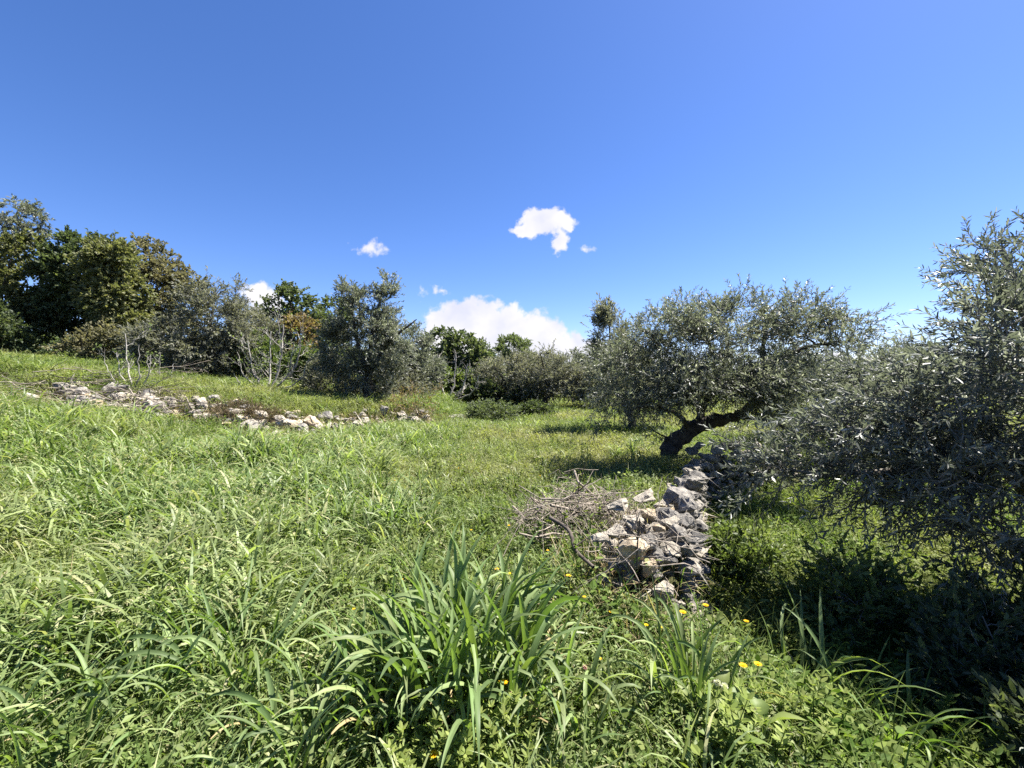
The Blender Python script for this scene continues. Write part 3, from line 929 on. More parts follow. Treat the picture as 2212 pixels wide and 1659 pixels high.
back('olive_tree', 'grey-green olive crown filling the gap between the thin olive and the carob', (560, 826), 20.5,
     [(545, 720, 50, 52), (585, 745, 44, 46), (520, 690, 40, 40), (610, 770, 40, 36)], 'olive_grey', seedv=74, leaf=(.11, .032), n_clusters=80)
back('shrub', 'pale grey bush under the grey-brown two-trunked olive', (1100, 866), 21.8,
     [(1110, 845, 50, 20), (1160, 850, 50, 16), (1060, 845, 40, 18)], 'olive_grey', seedv=75, leaf=(.09, .03), n_clusters=50, cat='shrub', r=.04)
back('shrub', 'grey bush closing the meadow behind the leaning olive', (1285, 874), 19,
     [(1275, 835, 44, 36), (1320, 840, 50, 34), (1245, 850, 30, 20)], 'olive_grey', seedv=76, leaf=(.09, .03), n_clusters=55, cat='shrub', r=.04)
back('shrub', 'low grey-green bush in the open meadow', (1060, 903), 14.5,
     [(1045, 888, 36, 14), (1085, 890, 30, 12)], 'pale', seedv=63, leaf=(.07, .02), n_clusters=40, cat='shrub', r=.02, twigs=9, twig_len=.3, up=.5)
back('shrub', 'small dark bush in the meadow before the far drooping olive', (1165, 899), 16,
     [(1160, 888, 36, 10), (1130, 890, 20, 8)], 'oak_dark', seedv=64, leaf=(.07, .035), n_clusters=34, cat='shrub', r=.02, twigs=9, twig_len=.3, up=.5)
back('shrub', 'brown dry thorny bush lying over the front of the rubble', (525, 948), 10.6,
     [(520, 925, 46, 16), (570, 935, 36, 12), (480, 915, 26, 12)], 'drybush', seedv=66, leaf=(.045, .012), n_clusters=60, cat='shrub', r=.02, twigs=10, twig_len=.28, up=.3, leaf_n=10)
back('shrub', 'sparse red-tipped sapling bush beside the rubble and round olive', (905, 896), 13.2,
     [(885, 868, 44, 24), (925, 862, 36, 24), (900, 890, 50, 12), (862, 850, 12, 10), (945, 845, 14, 12)], 'rust', seedv=65, leaf=(.06, .02), n_clusters=26, cat='shrub', r=.02,
     twigs=5, twig_len=.35, up=.6, leaf_n=7)


# far wood that closes the view behind everything
def far_wood():
    g = Geo()
    rng = np.random.default_rng(77)
    n = 34000
    xs = np.concatenate([rng.uniform(-75, 120, 26000), rng.uniform(-48, -9, 8000)])
    top = 2.6 + 2.6 * fbm(xs * .09, xs * 0, 4) + .9 * vnoise(xs * .6, xs * 0, 2)
    ys = 52 + 9 * vnoise(xs * .12, xs * 0, 8) + rng.normal(0, 1.4, n)
    ys[26000:] -= 20
    top[26000:] *= .5
    zs = H(xs, ys) + top * rng.random(n) ** .6
    B = np.stack([xs, ys, zs], -1)
    leaves(g, B, rng.normal(size=(n, 3)) + Q(0, 0, .3), rng.uniform(.3, .6, n), rng.uniform(.14, .28, n), np.clip(rng.beta(2, 2, n), 0, 1))
    o = link('far_wood', g.mesh('far_wood', [M['oak_dark']], False))
    tag(o, 'distant belt of dark trees closing the view behind the meadow', 'wood', kind='stuff')


far_wood()

# ------------------------------------------------------------------ bare fig trees


def bare_tree(name, label, base, targets, r=.06, seedv=0, mat='fig', leafy=0):
    """several stems from one stool that sweep out and turn up, forking twice"""
    rng = np.random.default_rng(seedv)
    base = np.asarray(base, float)
    root = thing(name, label, 'tree', base)
    for (e, c, rr) in targets:
        e = np.asarray(e, float)
        mid = base + (e - base) * .5 + np.array([(e - base)[0] * .25, (e - base)[1] * .25, -.1 * np.linalg.norm(e - base)])
        p = spline([base - Q(0, 0, .06), mid, e], 12)
        p[1:-1] += rng.normal(0, .015, (10, 3))
        g = Geo()
        tubes(g, [p - base], [np.linspace(r * rr, r * rr * .35, 12)], 7)
        ends = []

        def fork(start, dirn, ln, rad, depth):
            m = start + dirn * ln * .5
            en = start + dirn * ln + Q(0, 0, ln * .2)
            q = spline([start, m, en], 7)
            q[1:-1] += rng.normal(0, .012 * ln * 3, (5, 3))
            tubes(g, [q - base], [np.linspace(rad, rad * .4, 7)], 5)
            ends.append(en)
            if depth > 0:
                for k in range(rng.integers(1, 4)):
                    j = rng.integers(2, 6)
                    nd = unit(dirn + rng.normal(0, .7, 3) * Q(1.2, .8, .8) + Q(0, 0, .15))
                    fork(q[j], nd, ln * rng.uniform(.45, .8), rad * .6, depth - 1)
        for k in range(c):
            j = rng.integers(3, 11)
            tdir = unit(p[min(j + 1, 11)] - p[j - 1])
            fork(p[j], unit(tdir + rng.normal(0, .8, 3) * Q(1.3, .8, .8) + Q(0, 0, .1)), np.linalg.norm(e - base) * rng.uniform(.15, .34), r * rr * .34, 2)
        if leafy:
            en = np.array(ends)
            en = np.repeat(en, leafy, 0)
            leaves(g, en - base, rng.normal(size=en.shape) + Q(0, 0, .8), np.full(len(en), .09), np.full(len(en), .06), rng.random(len(en)), 1)
        link('stem', g.mesh(name + '_stem', [M[mat], M['bright']]), root)
    return root


fb = gz(at(580, 838, 14.6))
fd = 14.6
bare_tree('fig_tree', 'bare fig tree with many pale curving branches on the terrace', fb, [
    (at(535, 735, fd), 7, 1.0), (at(612, 700, fd + .2), 9, 1.1), (at(655, 705, fd - .3), 6, .9), (at(512, 760, fd - .3), 5, .7),
    (at(585, 715, fd + .4), 8, 1.0), (at(668, 770, fd - .5), 4, .7), (at(505, 805, fd - .6), 3, .6), (at(635, 740, fd - .6), 6, .8)], .04, 3, leafy=1)
fb = gz(at(968, 852, 19.5)); fd = 19.5
bare_tree('fig_tree', 'leafless fig tree with white crooked trunk at the meadow end', fb, [
    (at(945, 765, fd), 6, 1.1), (at(1010, 785, fd - .4), 7, 1.0), (at(985, 770, fd + .3), 6, .9), (at(1035, 810, fd - .5), 4, .7), (at(925, 820, fd - .5), 3, .5)], .06, 4)
fb = gz(at(292, 826, 11.4)); fd = 11.4
bare_tree('fig_tree', 'thin sapling of few pale bare stems above the brush heap', fb, [
    (at(252, 760, fd), 3, .7), (at(270, 720, fd + .3), 3, .8), (at(300, 745, fd - .2), 2, .6), (at(325, 770, fd), 2, .6), (at(225, 775, fd - .3), 2, .5)], .034, 5, leafy=1)
fb = gz(at(340, 818, 13)); fd = 13
bare_tree('fig_tree', 'small pale-stemmed sapling at the foot of the grey bush', fb, [
    (at(318, 770, fd), 2, .7), (at(375, 785, fd + .3), 2, .8), (at(345, 760, fd - .2), 2, .6)], .03, 6, leafy=1)

# ------------------------------------------------------------------ stones


def rock_mesh(name, mat, seedv, detail=1, flat=1.0):
    import bmesh
    rng = np.random.default_rng(seedv)
    bm = bmesh.new()
    pts = unit(rng.normal(size=(15, 3))) * rng.uniform(.75, 1.1, (15, 1)) * np.array([1, .8, .66 * flat])
    for p in pts:
        bm.verts.new(p * .5)
    r = bmesh.ops.convex_hull(bm, input=bm.verts)
    bmesh.ops.delete(bm, geom=[v for v in bm.verts if not v.link_faces], context='VERTS')
    if detail:
        bmesh.ops.bevel(bm, geom=list(bm.edges), offset=.035, segments=1, affect='EDGES', profile=.6)
        bmesh.ops.triangulate(bm, faces=bm.faces)
        bmesh.ops.subdivide_edges(bm, edges=[e for e in bm.edges if e.calc_length() > .16], cuts=1, use_grid_fill=True)
        bmesh.ops.triangulate(bm, faces=bm.faces)
        for v in bm.verts:
            n = v.co.normalized()
            k = (math.sin(v.co.x * 17 + seedv) * math.sin(v.co.y * 19 + 2 * seedv) * math.sin(v.co.z * 23 + seedv) * .05 + rng.normal(0, .012))
            v.co += n * k
    me = bpy.data.meshes.new(name)
    bm.to_mesh(me); bm.free()
    me.materials.append(mat)
    for p in me.polygons:
        p.use_smooth = False
    return me


ROCK = {k: [rock_mesh('rock', M[k], 100 + i * 7 + j * 50, 1) for i in range(7)] for j, k in enumerate(('stone', 'stonegrey', 'stoneochre'))}
ROCKS = {k: [rock_mesh('small_rock', M[k], 900 + i * 7 + j * 50, 0) for i in range(7)] for j, k in enumerate(('stone', 'stonegrey', 'stoneochre'))}


def stone(parent, p, size, kind=None, small=False, name='stone', rz=None, tilt=.35):
    kind = kind or random.choice(['stone'] * 5 + ['stonegrey'] * 4 + ['stoneochre'])
    me = random.choice((ROCKS if small else ROCK)[kind])
    if np.isscalar(size):
        size = np.array([size * random.uniform(.85, 1.25), size * random.uniform(.8, 1.1), size * random.uniform(.75, 1.05)])
    base = np.array(parent.location) if parent is not None else 0
    return link(name, me, parent, loc=np.asarray(p) - base,
                rot=(random.gauss(0, tilt), random.gauss(0, tilt), random.uniform(0, 6.28) if rz is None else rz), scl=size)


def dry_wall():
    b = gz((1.2, 3.2))
    root = thing('dry_stone_wall', 'weathered grey dry stone wall running back from the sunlit tumbled end', 'wall', b)
    # the face on the lower side, course by course, then the top
    ys = np.arange(3.25, 7.9, .165)
    for y in ys:
        e = float(edge_x(y))
        far = y > 6.2
        nx, ny = (0.88, -.47) if not far else (.45, -.89)
        zb = Hs(e + .3, y) - .05
        ztop = .45 - .03 * (y - 3) + random.uniform(-.08, .05)
        z = zb
        k = 0
        while z < ztop - .03:
            s = random.uniform(.1, .24)
            off = .13 - .1 * (z - zb)
            stone(root, (e + nx * off + random.uniform(-.04, .04), y + ny * off + random.uniform(-.06, .06), z + s * .4), s * 1.15, tilt=.25,
                  kind=random.choice(['stonegrey'] * 4 + ['stone'] * 2))
            z += s * .68
            k += 1
        for j, o in enumerate((-.04, -.22) if y < 5 else (-.05,)):
            s = random.uniform(.16, .3)
            stone(root, (e + nx * o + random.uniform(-.04, .04), y + ny * o + random.uniform(-.05, .05), ztop - .1 - (.05 * j) + random.uniform(-.03, .04)), s,
                  kind=random.choice(['stonegrey'] * 3 + ['stone'] * 3), tilt=.3)
    # the section that turns away beyond the trunk
    for t in np.linspace(0, .5, 7):
        x, y = 3.0 + 2.6 * t, 7.3 + 1.1 * t
        zb = Hs(x + .25, y - .5)
        for z in np.arange(zb, .45 - .1 * t, .16):
            s = random.uniform(.17, .28)
            stone(root, (x + random.uniform(-.08, .08), y - .25 + random.uniform(-.08, .08), z + .06), s * 1.15, kind=random.choice(['stone'] * 4 + ['stonegrey'] * 2))
    # the tumbled end, its big blocks set by hand
    for (px, py, dd, sz, kind, rz) in [
            (1372, 1192, 2.98, (.31, .22, .34), 'stoneochre', .3), (1330, 1150, 3.12, (.3, .26, .2), 'stone', 1.2),
            (1298, 1162, 3.05, (.18, .17, .15), 'stone', .4), (1440, 1185, 3.12, (.26, .24, .2), 'stone', 2.0),
            (1443, 1116, 3.6, (.34, .3, .24), 'stonegrey', .2), (1462, 1072, 3.95, (.42, .36, .26), 'stonegrey', 1.4),
            (1395, 1072, 3.75, (.36, .28, .16), 'stone', .7), (1345, 1090, 3.6, (.34, .28, .14), 'stone', 2.5),
            (1425, 1142, 3.2, (.12, .1, .12), 'stoneochre', 0), (1400, 1225, 2.98, (.2, .15, .22), 'stoneochre', 1.0),
            (1432, 1275, 2.9, (.24, .22, .26), 'stone', .5), (1452, 1210, 3.02, (.14, .12, .1), 'stonegrey', .1),
            (1415, 1240, 3.0, (.14, .14, .16), 'stonegrey', 2), (1375, 1130, 3.3, (.3, .26, .2), 'stone', 2.2),
            (1348, 1215, 3.05, (.17, .14, .13), 'stone', .2), (1462, 1152, 3.2, (.2, .2, .2), 'stonegrey', 1.1),
            (1395, 1290, 2.9, (.16, .14, .12), 'stone', .2), (1450, 1305, 2.85, (.15, .14, .1), 'stonegrey', 1.2),
            (1400, 1170, 3.15, (.26, .24, .26), 'stonegrey', .5), (1420, 1205, 3.1, (.26, .24, .24), 'stonegrey', 1.9),
            (1400, 1110, 3.45, (.2, .2, .14), 'stoneochre', .9), (1500, 1040, 4.7, (.34, .3, .2), 'stonegrey', .9), (1488, 1020, 5.1, (.3, .25, .16), 'stone', .9)]:
        stone(root, at(px, py, dd), np.array(sz), kind, rz=rz, tilt=.2)
    for k in range(54):
        y = random.uniform(2.98, 4.3)
        e = float(edge_x(y))
        x = e - random.uniform(.08, .62)
        s_ = random.uniform(.12, .26)
        zt = .36 - .3 * max(0, (e - x) - .3) - .35 * max(0, 3.15 - y)
        stone(root, (x, y, zt - s_ * .35 + random.uniform(-.08, .02)), s_, random.choice(['stone'] * 5 + ['stonegrey'] * 3 + ['stoneochre']), tilt=.3)
    for k in range(26):
        p = gz((random.uniform(.55, 1.25), random.uniform(2.7, 3.4)))
        stone(root, p + Q(0, 0, .02), random.uniform(.05, .1), small=True)
    return root


dry_wall()


def rubble():
    root = thing('collapsed_stone_wall', 'low spill of pale rubble stones from a collapsed terrace wall below the bare fig', 'wall', gz((-6, 11.0)))
    n = 0
    while n < 240:
        x = random.uniform(-11.5, -2.4)
        y = float(rubble_y(x)) + random.gauss(.1, .42)
        if x > -4.2 and random.random() < .6:
            continue
        dens = .45 + .55 * float(vnoise(np.array([x * .9]), np.array([y * .5]), 5)[0] > .35)
        if random.random() > dens:
            continue
        s = random.choice([.16, .18, .2, .22, .26, .3, .34, .4, .48, .56])
        kind = random.choice(['stone'] * 5 + ['stonegrey'] * 5 + ['stoneochre'])
        p = gz((x, y)) + Q(0, 0, s * .1 + .12 * max(0, 1 - abs(y - float(rubble_y(x)) - .4)))
        stone(root, p, s, kind, small=s < .15)
        n += 1
    for (px, py, dd, sz, kind, rz) in [
            (455, 890, 11.2, (.95, .42, .3), 'stone', -.75), (440, 880, 11.5, (.9, .35, .28), 'stone', -.75), (380, 868, 11.6, (.95, .6, .35), 'stone', .2),
            (410, 908, 10.8, (.95, .3, .16), 'stonegrey', -.1), (495, 880, 11.8, (.5, .35, .2), 'stone', .3), (275, 880, 11, (.7, .5, .4), 'stone', .6),
            (190, 895, 10.6, (.6, .5, .45), 'stoneochre', .2), (205, 880, 10.9, (.8, .4, .2), 'stoneochre', .1), (170, 882, 10.8, (.4, .3, .2), 'stoneochre', .6),
            (640, 900, 12, (.6, .5, .45), 'stone', .5), (605, 905, 11.6, (.5, .42, .36), 'stone', .3), (690, 905, 12.5, (.55, .5, .4), 'stonegrey', .4),
            (655, 915, 11.7, (.42, .4, .36), 'stone', .7), (530, 905, 11.4, (.55, .42, .3), 'stone', 1.2), (870, 898, 13.0, (.5, .4, .3), 'stone', .7), (895, 905, 12.8, (.4, .4, .26), 'stone', .1)]:
        stone(root, at(px, py, dd), np.array(sz), kind, rz=rz, tilt=.2)

    g = Geo()
    rng = np.random.default_rng(8)
    for i in range(1100):
        x = rng.uniform(-11.5, -2.4)
        y = float(rubble_y(x)) + rng.normal(.0, .55)
        v = unit(rng.normal(size=(6, 3))) * .5
        v = np.array([[1, 0, 0], [-1, 0, 0], [0, 1, 0], [0, -1, 0], [0, 0, 1], [0, 0, -1]]) * .5 + rng.normal(0, .14, (6, 3))
        sz = rng.uniform(.05, .13) * np.array([rng.uniform(.8, 1.5), 1, .8])
        f = np.array([[0, 2, 4], [2, 1, 4], [1, 3, 4], [3, 0, 4], [2, 0, 5], [1, 2, 5], [3, 1, 5], [0, 3, 5]])
        g.add(v * sz + np.array([x, y, Hs(x, y) + .03]) - np.array(root.location), f)
    o = link('rubble_chips', g.mesh('rubble_chips', [M['stone']], False), root)
    o['kind'] = 'stuff'


rubble()

for (px, py, sz, kind, lab) in [
        (132, 822, (.75, .5, .36), 'stone', 'flat pale boulder in the grass below the dark grove'),
        (988, 910, (1.1, .6, .42), 'stonegrey', 'low brown-topped boulder lying in the open meadow'),
        (960, 858, (.8, .5, .4), 'stone', 'pale stone beside the foot of the white branched fig'),
        (890, 862, (.9, .6, .5), 'stone', 'pale stone between the round olive and the red-tipped bush'),
        (1005, 862, (.7, .5, .4), 'stone', 'pale stone in the grass right below the white branched fig'),
        (1078, 866, (.9, .6, .5), 'stone', 'pale stone below the two-trunked olive'),
        (1238, 872, (.5, .35, .6), 'stone', 'upright pale stone under the far drooping olive'),
        (4, 762, (1.0, .6, .5), 'stone', 'pale boulder at the top of the slope by the picture edge'),
        (70, 1452, (.16, .12, .08), 'stoneochre', 'small sandy stone half buried in the near grass'),
        (1765, 1652, (.14, .12, .1), 'stoneochre', 'small orange stone under the broad leaves at the bottom edge')]:
    p = ground_at(px, py)
    o = stone(None, p + Q(0, 0, sz[2] * .25), np.array(sz), kind, name='boulder', rz=.4, tilt=.1)
    tag(o, lab, 'stone')

# ------------------------------------------------------------------ brush heaps and sticks


def stick_mesh(seedv, mat, bend=.12, k=6, forks=2, r=.012):
    rng = np.random.default_rng(seedv)
    g = Geo()
    p = np.zeros((9, 3)); p[:, 0] = np.linspace(-.5, .5, 9)
    p[:, 1:] += np.cumsum(rng.normal(0, bend * .3, (9, 2)), 0)
    p[:, 1:] -= p[:, 1:].mean(0)
    tubes(g, [p], [np.linspace(r, r * .45, 9)], k)
    for f in range(forks):
        j = rng.integers(3, 7)
        dd = unit(Q(1, rng.normal(0, .8), rng.normal(0, .8)))
        q = p[j] + dd * np.linspace(0, rng.uniform(.15, .35), 5)[:, None] + rng.normal(0, .01, (5, 3))
        tubes(g, [q], [np.linspace(r * .55, r * .25, 5)], 4)
    return g.mesh('stick', [mat])


STICKS = [stick_mesh(i, M['stick']) for i in range(8)]
STICKSD = [stick_mesh(40 + i, M['stickdark']) for i in range(6)]


def stick(parent, p, length, thick, rz, ry, name='stick', dark=False, me=None):
    base = np.array(parent.location) if parent is not None else 0
    me = me or random.choice(STICKSD if dark else STICKS)
    return link(name, me, parent, loc=np.asarray(p) - base, rot=(random.uniform(0, 6.28), ry, rz), scl=(length, length * thick, length * thick))


def heap():
    c = gz((.62, 4.35))
    root = thing('brush_heap', 'tangled heap of dry grey branches piled against the stone wall', 'brush heap', c)
    for i in range(95):
        a, rr = random.uniform(0, 6.28), random.random() ** .6
        x, y = .68 + .42 * rr * math.cos(a), 4.3 + .5 * rr * math.sin(a)
        z = Hs(x, y) + random.uniform(.03, .46) * (1.1 - rr * .9)
        stick(root, (x, y, z + .03), random.uniform(.35, 1.25), random.uniform(.3, 1.0), random.gauss(.25, .9), random.gauss(0, .3), dark=random.random() < .3)
    for i in range(46):     # thin sticks strewn over the wall's end
        x, y = random.uniform(.55, 1.2), random.uniform(2.7, 3.8)
        z = max(Hs(x, y) + .05, .32 + random.uniform(-.15, .22))
        stick(root, (x, y, z), random.uniform(.25, .75), random.uniform(.3, .6), random.uniform(0, 3.14), random.gauss(0, .45), dark=random.random() < .3)
    for i in range(24):
        x, y = random.uniform(-.05, 1.0), random.uniform(3.2, 4.6)
        stick(root, (x, y, Hs(x, y) + random.uniform(.15, .4)), random.uniform(.3, .7), .4, random.uniform(0, 6.28), random.uniform(-1.2, -.3))
    g = Geo()
    rng = np.random.default_rng(5)
    n = 650
    a = rng.uniform(0, 6.28, n); rr = rng.random(n) ** .5
    s = np.stack([.62 + .62 * rr * np.cos(a), 4.3 + .65 * rr * np.sin(a), np.zeros(n)], -1)
    s[:, 2] = H(s[:, 0], s[:, 1]) + rng.uniform(.05, .6, n) * (1.2 - rr)
    dd = unit(rng.normal(size=(n, 3)) * Q(1, 1, .5)) * rng.uniform(.1, .32, (n, 1))
    t = np.linspace(0, 1, 4)
    P = s[:, None] + dd[:, None] * t[None, :, None] + rng.normal(0, .02, (n, 4, 3))
    tubes(g, P - c, np.full((n, 4), .0028), 3)
    o = link('twigs', g.mesh('twigs', [M['stick']]), root)
    o['kind'] = 'stuff'


heap()


def heap_left():
    c = gz(at(200, 885, 9.6))
    root = thing('brush_heap', 'long loose brush of thin grey cut branches lying along the slope above the tall grass', 'brush heap', c)
    for i in range(85):
        px, py = random.uniform(-60, 430), random.uniform(810, 905)
        p = ground_at(px, min(py + 12, 905))
        z = random.uniform(.1, .5)
        stick(root, p + Q(0, 0, z), random.uniform(.7, 2.2), random.uniform(.3, .65), random.gauss(.2, .6), random.gauss(-.05, .2), dark=random.random() < .5)
    for i in range(45):
        p = ground_at(random.uniform(230, 400), random.uniform(858, 880))
        stick(root, p + Q(0, 0, random.uniform(.05, .35)), random.uniform(.5, 1.5), random.uniform(.3, .6), random.gauss(.1, .4), random.gauss(0, .15), dark=random.random() < .5)


heap_left()
for (a, b, r, dark, lab) in [
        ((1188, 1118, 3.35, .12), (1282, 1225, 2.75, .1), .016, True, 'crooked dark fallen branch lying in the grass before the brush heap'),
        ((1005, 876, 12.4, .0), (1150, 900, 12.4, .0), .0, False, '')]:
    if r == 0:
        continue
    A_, B_ = at(*a[:3]), at(*b[:3])
    p = spline([A_, A_ * .62 + B_ * .38 + Q(.03, 0, .03), A_ * .3 + B_ * .7 + Q(-.02, 0, .0), B_], 14)
    g = Geo(); tubes(g, [p - A_], [np.linspace(r, r * .7, 14)], 8)
    for j in (4, 8):
        q = p[j] + np.outer(np.linspace(0, 1, 5), Q(-.12 + .03 * j, .05, .06)) - A_
        tubes(g, [q], [np.linspace(.007, .003, 5)], 5)
    tag(link('fallen_branch', g.mesh('fallen_branch', [M['stickdark']]), loc=A_), lab, 'branch')
A_, B_ = at(1008 * 0 + 560, 868 + 18, 11.2), at(690, 912, 11.4)
g = Geo(); p = spline([A_, (A_ + B_) / 2 + Q(0, 0, .03), B_], 8); tubes(g, [p - A_], [np.linspace(.022, .03, 8)], 7)
tag(link('wooden_pole', g.mesh('wooden_pole', [M['stick']]), loc=A_), 'straight pale wooden pole lying across the rubble stones', 'pole')

# forked dead sapling standing at the ochre stone
b = at(1376, 1222, 2.8)
g = Geo()
p = spline([b, at(1377, 1180, 2.8), at(1382, 1120, 2.8)], 9); tubes(g, [p - b], [np.linspace(.007, .004, 9)], 5)
for e in ((1345, 1118), (1400, 1105), (1330, 1160), (1372, 1100)):
    q = spline([at(1377, 1165, 2.8), (at(1377, 1165, 2.8) + at(*e, 2.82)) / 2 + Q(.01, 0, -.01), at(*e, 2.82)], 6)
    tubes(g, [q - b], [np.linspace(.004, .002, 6)], 4)
tag(link('dead_seedling', g.mesh('dead_seedling', [M['stickdark']]), loc=b), 'thin dark forked stem standing before the ochre wall stone', 'twig')

# ------------------------------------------------------------------ grass and ground plants (scattered)


def tuft_meadow(seedv, nb=26, nl=34, hh=.2):
    rng = np.random.default_rng(seedv)
    big = 1.0 if seedv % 3 else 1.25
    nb = nb if seedv % 3 else 9
    nl = nl + (seedv % 2) * 14
    g = Geo()
    b = np.stack([rng.normal(0, .07, nb), rng.normal(0, .07, nb), np.full(nb, -.02)], -1)
    blades(g, b, rng.uniform(0, 6.28, nb), rng.uniform(.05, .5, nb), rng.uniform(.2, 1.6, nb), rng.uniform(.5, 1.3, nb) * hh, rng.uniform(.004, .008, nb), rng.random(nb), 3)
    r = rng.random(nl) ** .5 * .15; a = rng.uniform(0, 6.28, nl)
    B = np.stack([r * np.cos(a), r * np.sin(a), rng.uniform(.02, .75, nl) * hh], -1)
    D = np.stack([np.cos(a * 3.1), np.sin(a * 3.1), rng.normal(.25, .4, nl)], -1)
    leaves(g, B, D, rng.uniform(.018, .04, nl) * big, rng.uniform(.011, .022, nl) * big, rng.random(nl) * .95, 0, normal=rng.normal(0, .35, (nl, 3)) + Q(0, 0, 1))
    return g.mesh('meadow_tuft', [M['meadow']], False)


def tuft_oat(seedv, nb=26, hh=.56, w=.018):
    rng = np.random.default_rng(seedv)
    g = Geo()
    b = np.stack([rng.normal(0, .06, nb), rng.normal(0, .06, nb), np.full(nb, -.02)], -1)
    blades(g, b, rng.uniform(0, 6.28, nb), rng.uniform(.03, .35, nb), rng.uniform(.9, 3.0, nb), rng.uniform(.55, 1.25, nb) * hh, rng.uniform(.6, 1.3, nb) * w, rng.random(nb) * (rng.random(nb) > .05) + (0.0), 6, power=1.9)
    return g.mesh('oat_tuft', [M['oat']], False)


def tuft_seed(seedv, nb=9, ns=7):
    rng = np.random.default_rng(seedv)
    g = Geo()
    b = np.stack([rng.normal(0, .06, nb + ns), rng.normal(0, .06, nb + ns), np.full(nb + ns, -.02)], -1)
    blades(g, b[:nb], rng.uniform(0, 6.28, nb), rng.uniform(.05, .4, nb), rng.uniform(.8, 2.8, nb), rng.uniform(.25, .5, nb), rng.uniform(.008, .014, nb), rng.random(nb) * .9, 5, power=1.8)
    az = rng.uniform(0, 6.28, ns); ti = rng.uniform(.02, .22, ns); ln = rng.uniform(.4, .62, ns)
    blades(g, b[nb:], az, ti, np.full(ns, .25), ln, np.full(ns, .004), np.full(ns, .85), 3)
    for k in range(ns):      # nodding spike of spikelets
        top = b[nb + k] + np.array([math.sin(ti[k] + .12) * math.cos(az[k]), math.sin(ti[k] + .12) * math.sin(az[k]), math.cos(ti[k] + .12)]) * ln[k] * .97
        m = 9
        u_ = np.linspace(0, 1, m)
        B = top + np.outer(u_ * .07, np.array([math.cos(az[k]) * .6, math.sin(az[k]) * .6, .55]))
        B[:, 2] -= .03 * u_ ** 2
        D = rng.normal(0, .5, (m, 3)) + np.array([math.cos(az[k]), math.sin(az[k]), .2])
        leaves(g, B, D, np.full(m, .026), np.full(m, .008), rng.uniform(.93, 1.0, m), 0)
    return g.mesh('seed_tuft', [M['oat']], False)


def tuft_cover(seedv, nl=60):
    rng = np.random.default_rng(seedv)
    g = Geo()
    r = rng.random(nl) ** .5 * .2; a = rng.uniform(0, 6.28, nl)
    B = np.stack([r * np.cos(a), r * np.sin(a), rng.uniform(.02, .22, nl) * (1.1 - r / .22)], -1)
    D = np.stack([np.cos(a + rng.normal(0, .8, nl)), np.sin(a + rng.normal(0, .8, nl)), rng.normal(.15, .35, nl)], -1)
    leaves(g, B, D, rng.uniform(.028, .06, nl), rng.uniform(.02, .038, nl), rng.random(nl), 0, fine=True, normal=rng.normal(0, .4, (nl, 3)) + Q(0, 0, 1))
    nb = 7
    b = np.stack([rng.normal(0, .07, nb), rng.normal(0, .07, nb), np.full(nb, -.02)], -1)
    blades(g, b, rng.uniform(0, 6.28, nb), rng.uniform(.05, .4, nb), rng.uniform(.5, 2.2, nb), rng.uniform(.15, .4, nb), rng.uniform(.004, .009, nb), rng.random(nb), 4)
    return g.mesh('cover_tuft', [M['cover']], False)


def tuft_dry(seedv, nb=24, hh=.22):
    rng = np.random.default_rng(seedv)
    g = Geo()
    b = np.stack([rng.normal(0, .08, nb), rng.normal(0, .08, nb), np.full(nb, -.02)], -1)
    blades(g, b, rng.uniform(0, 6.28, nb), rng.uniform(.1, 1.1, nb), rng.uniform(.1, 1.4, nb), rng.uniform(.5, 1.5, nb) * hh, rng.uniform(.003, .006, nb), rng.random(nb), 3)
    return g.mesh('dry_tuft', [M['dry']], False)


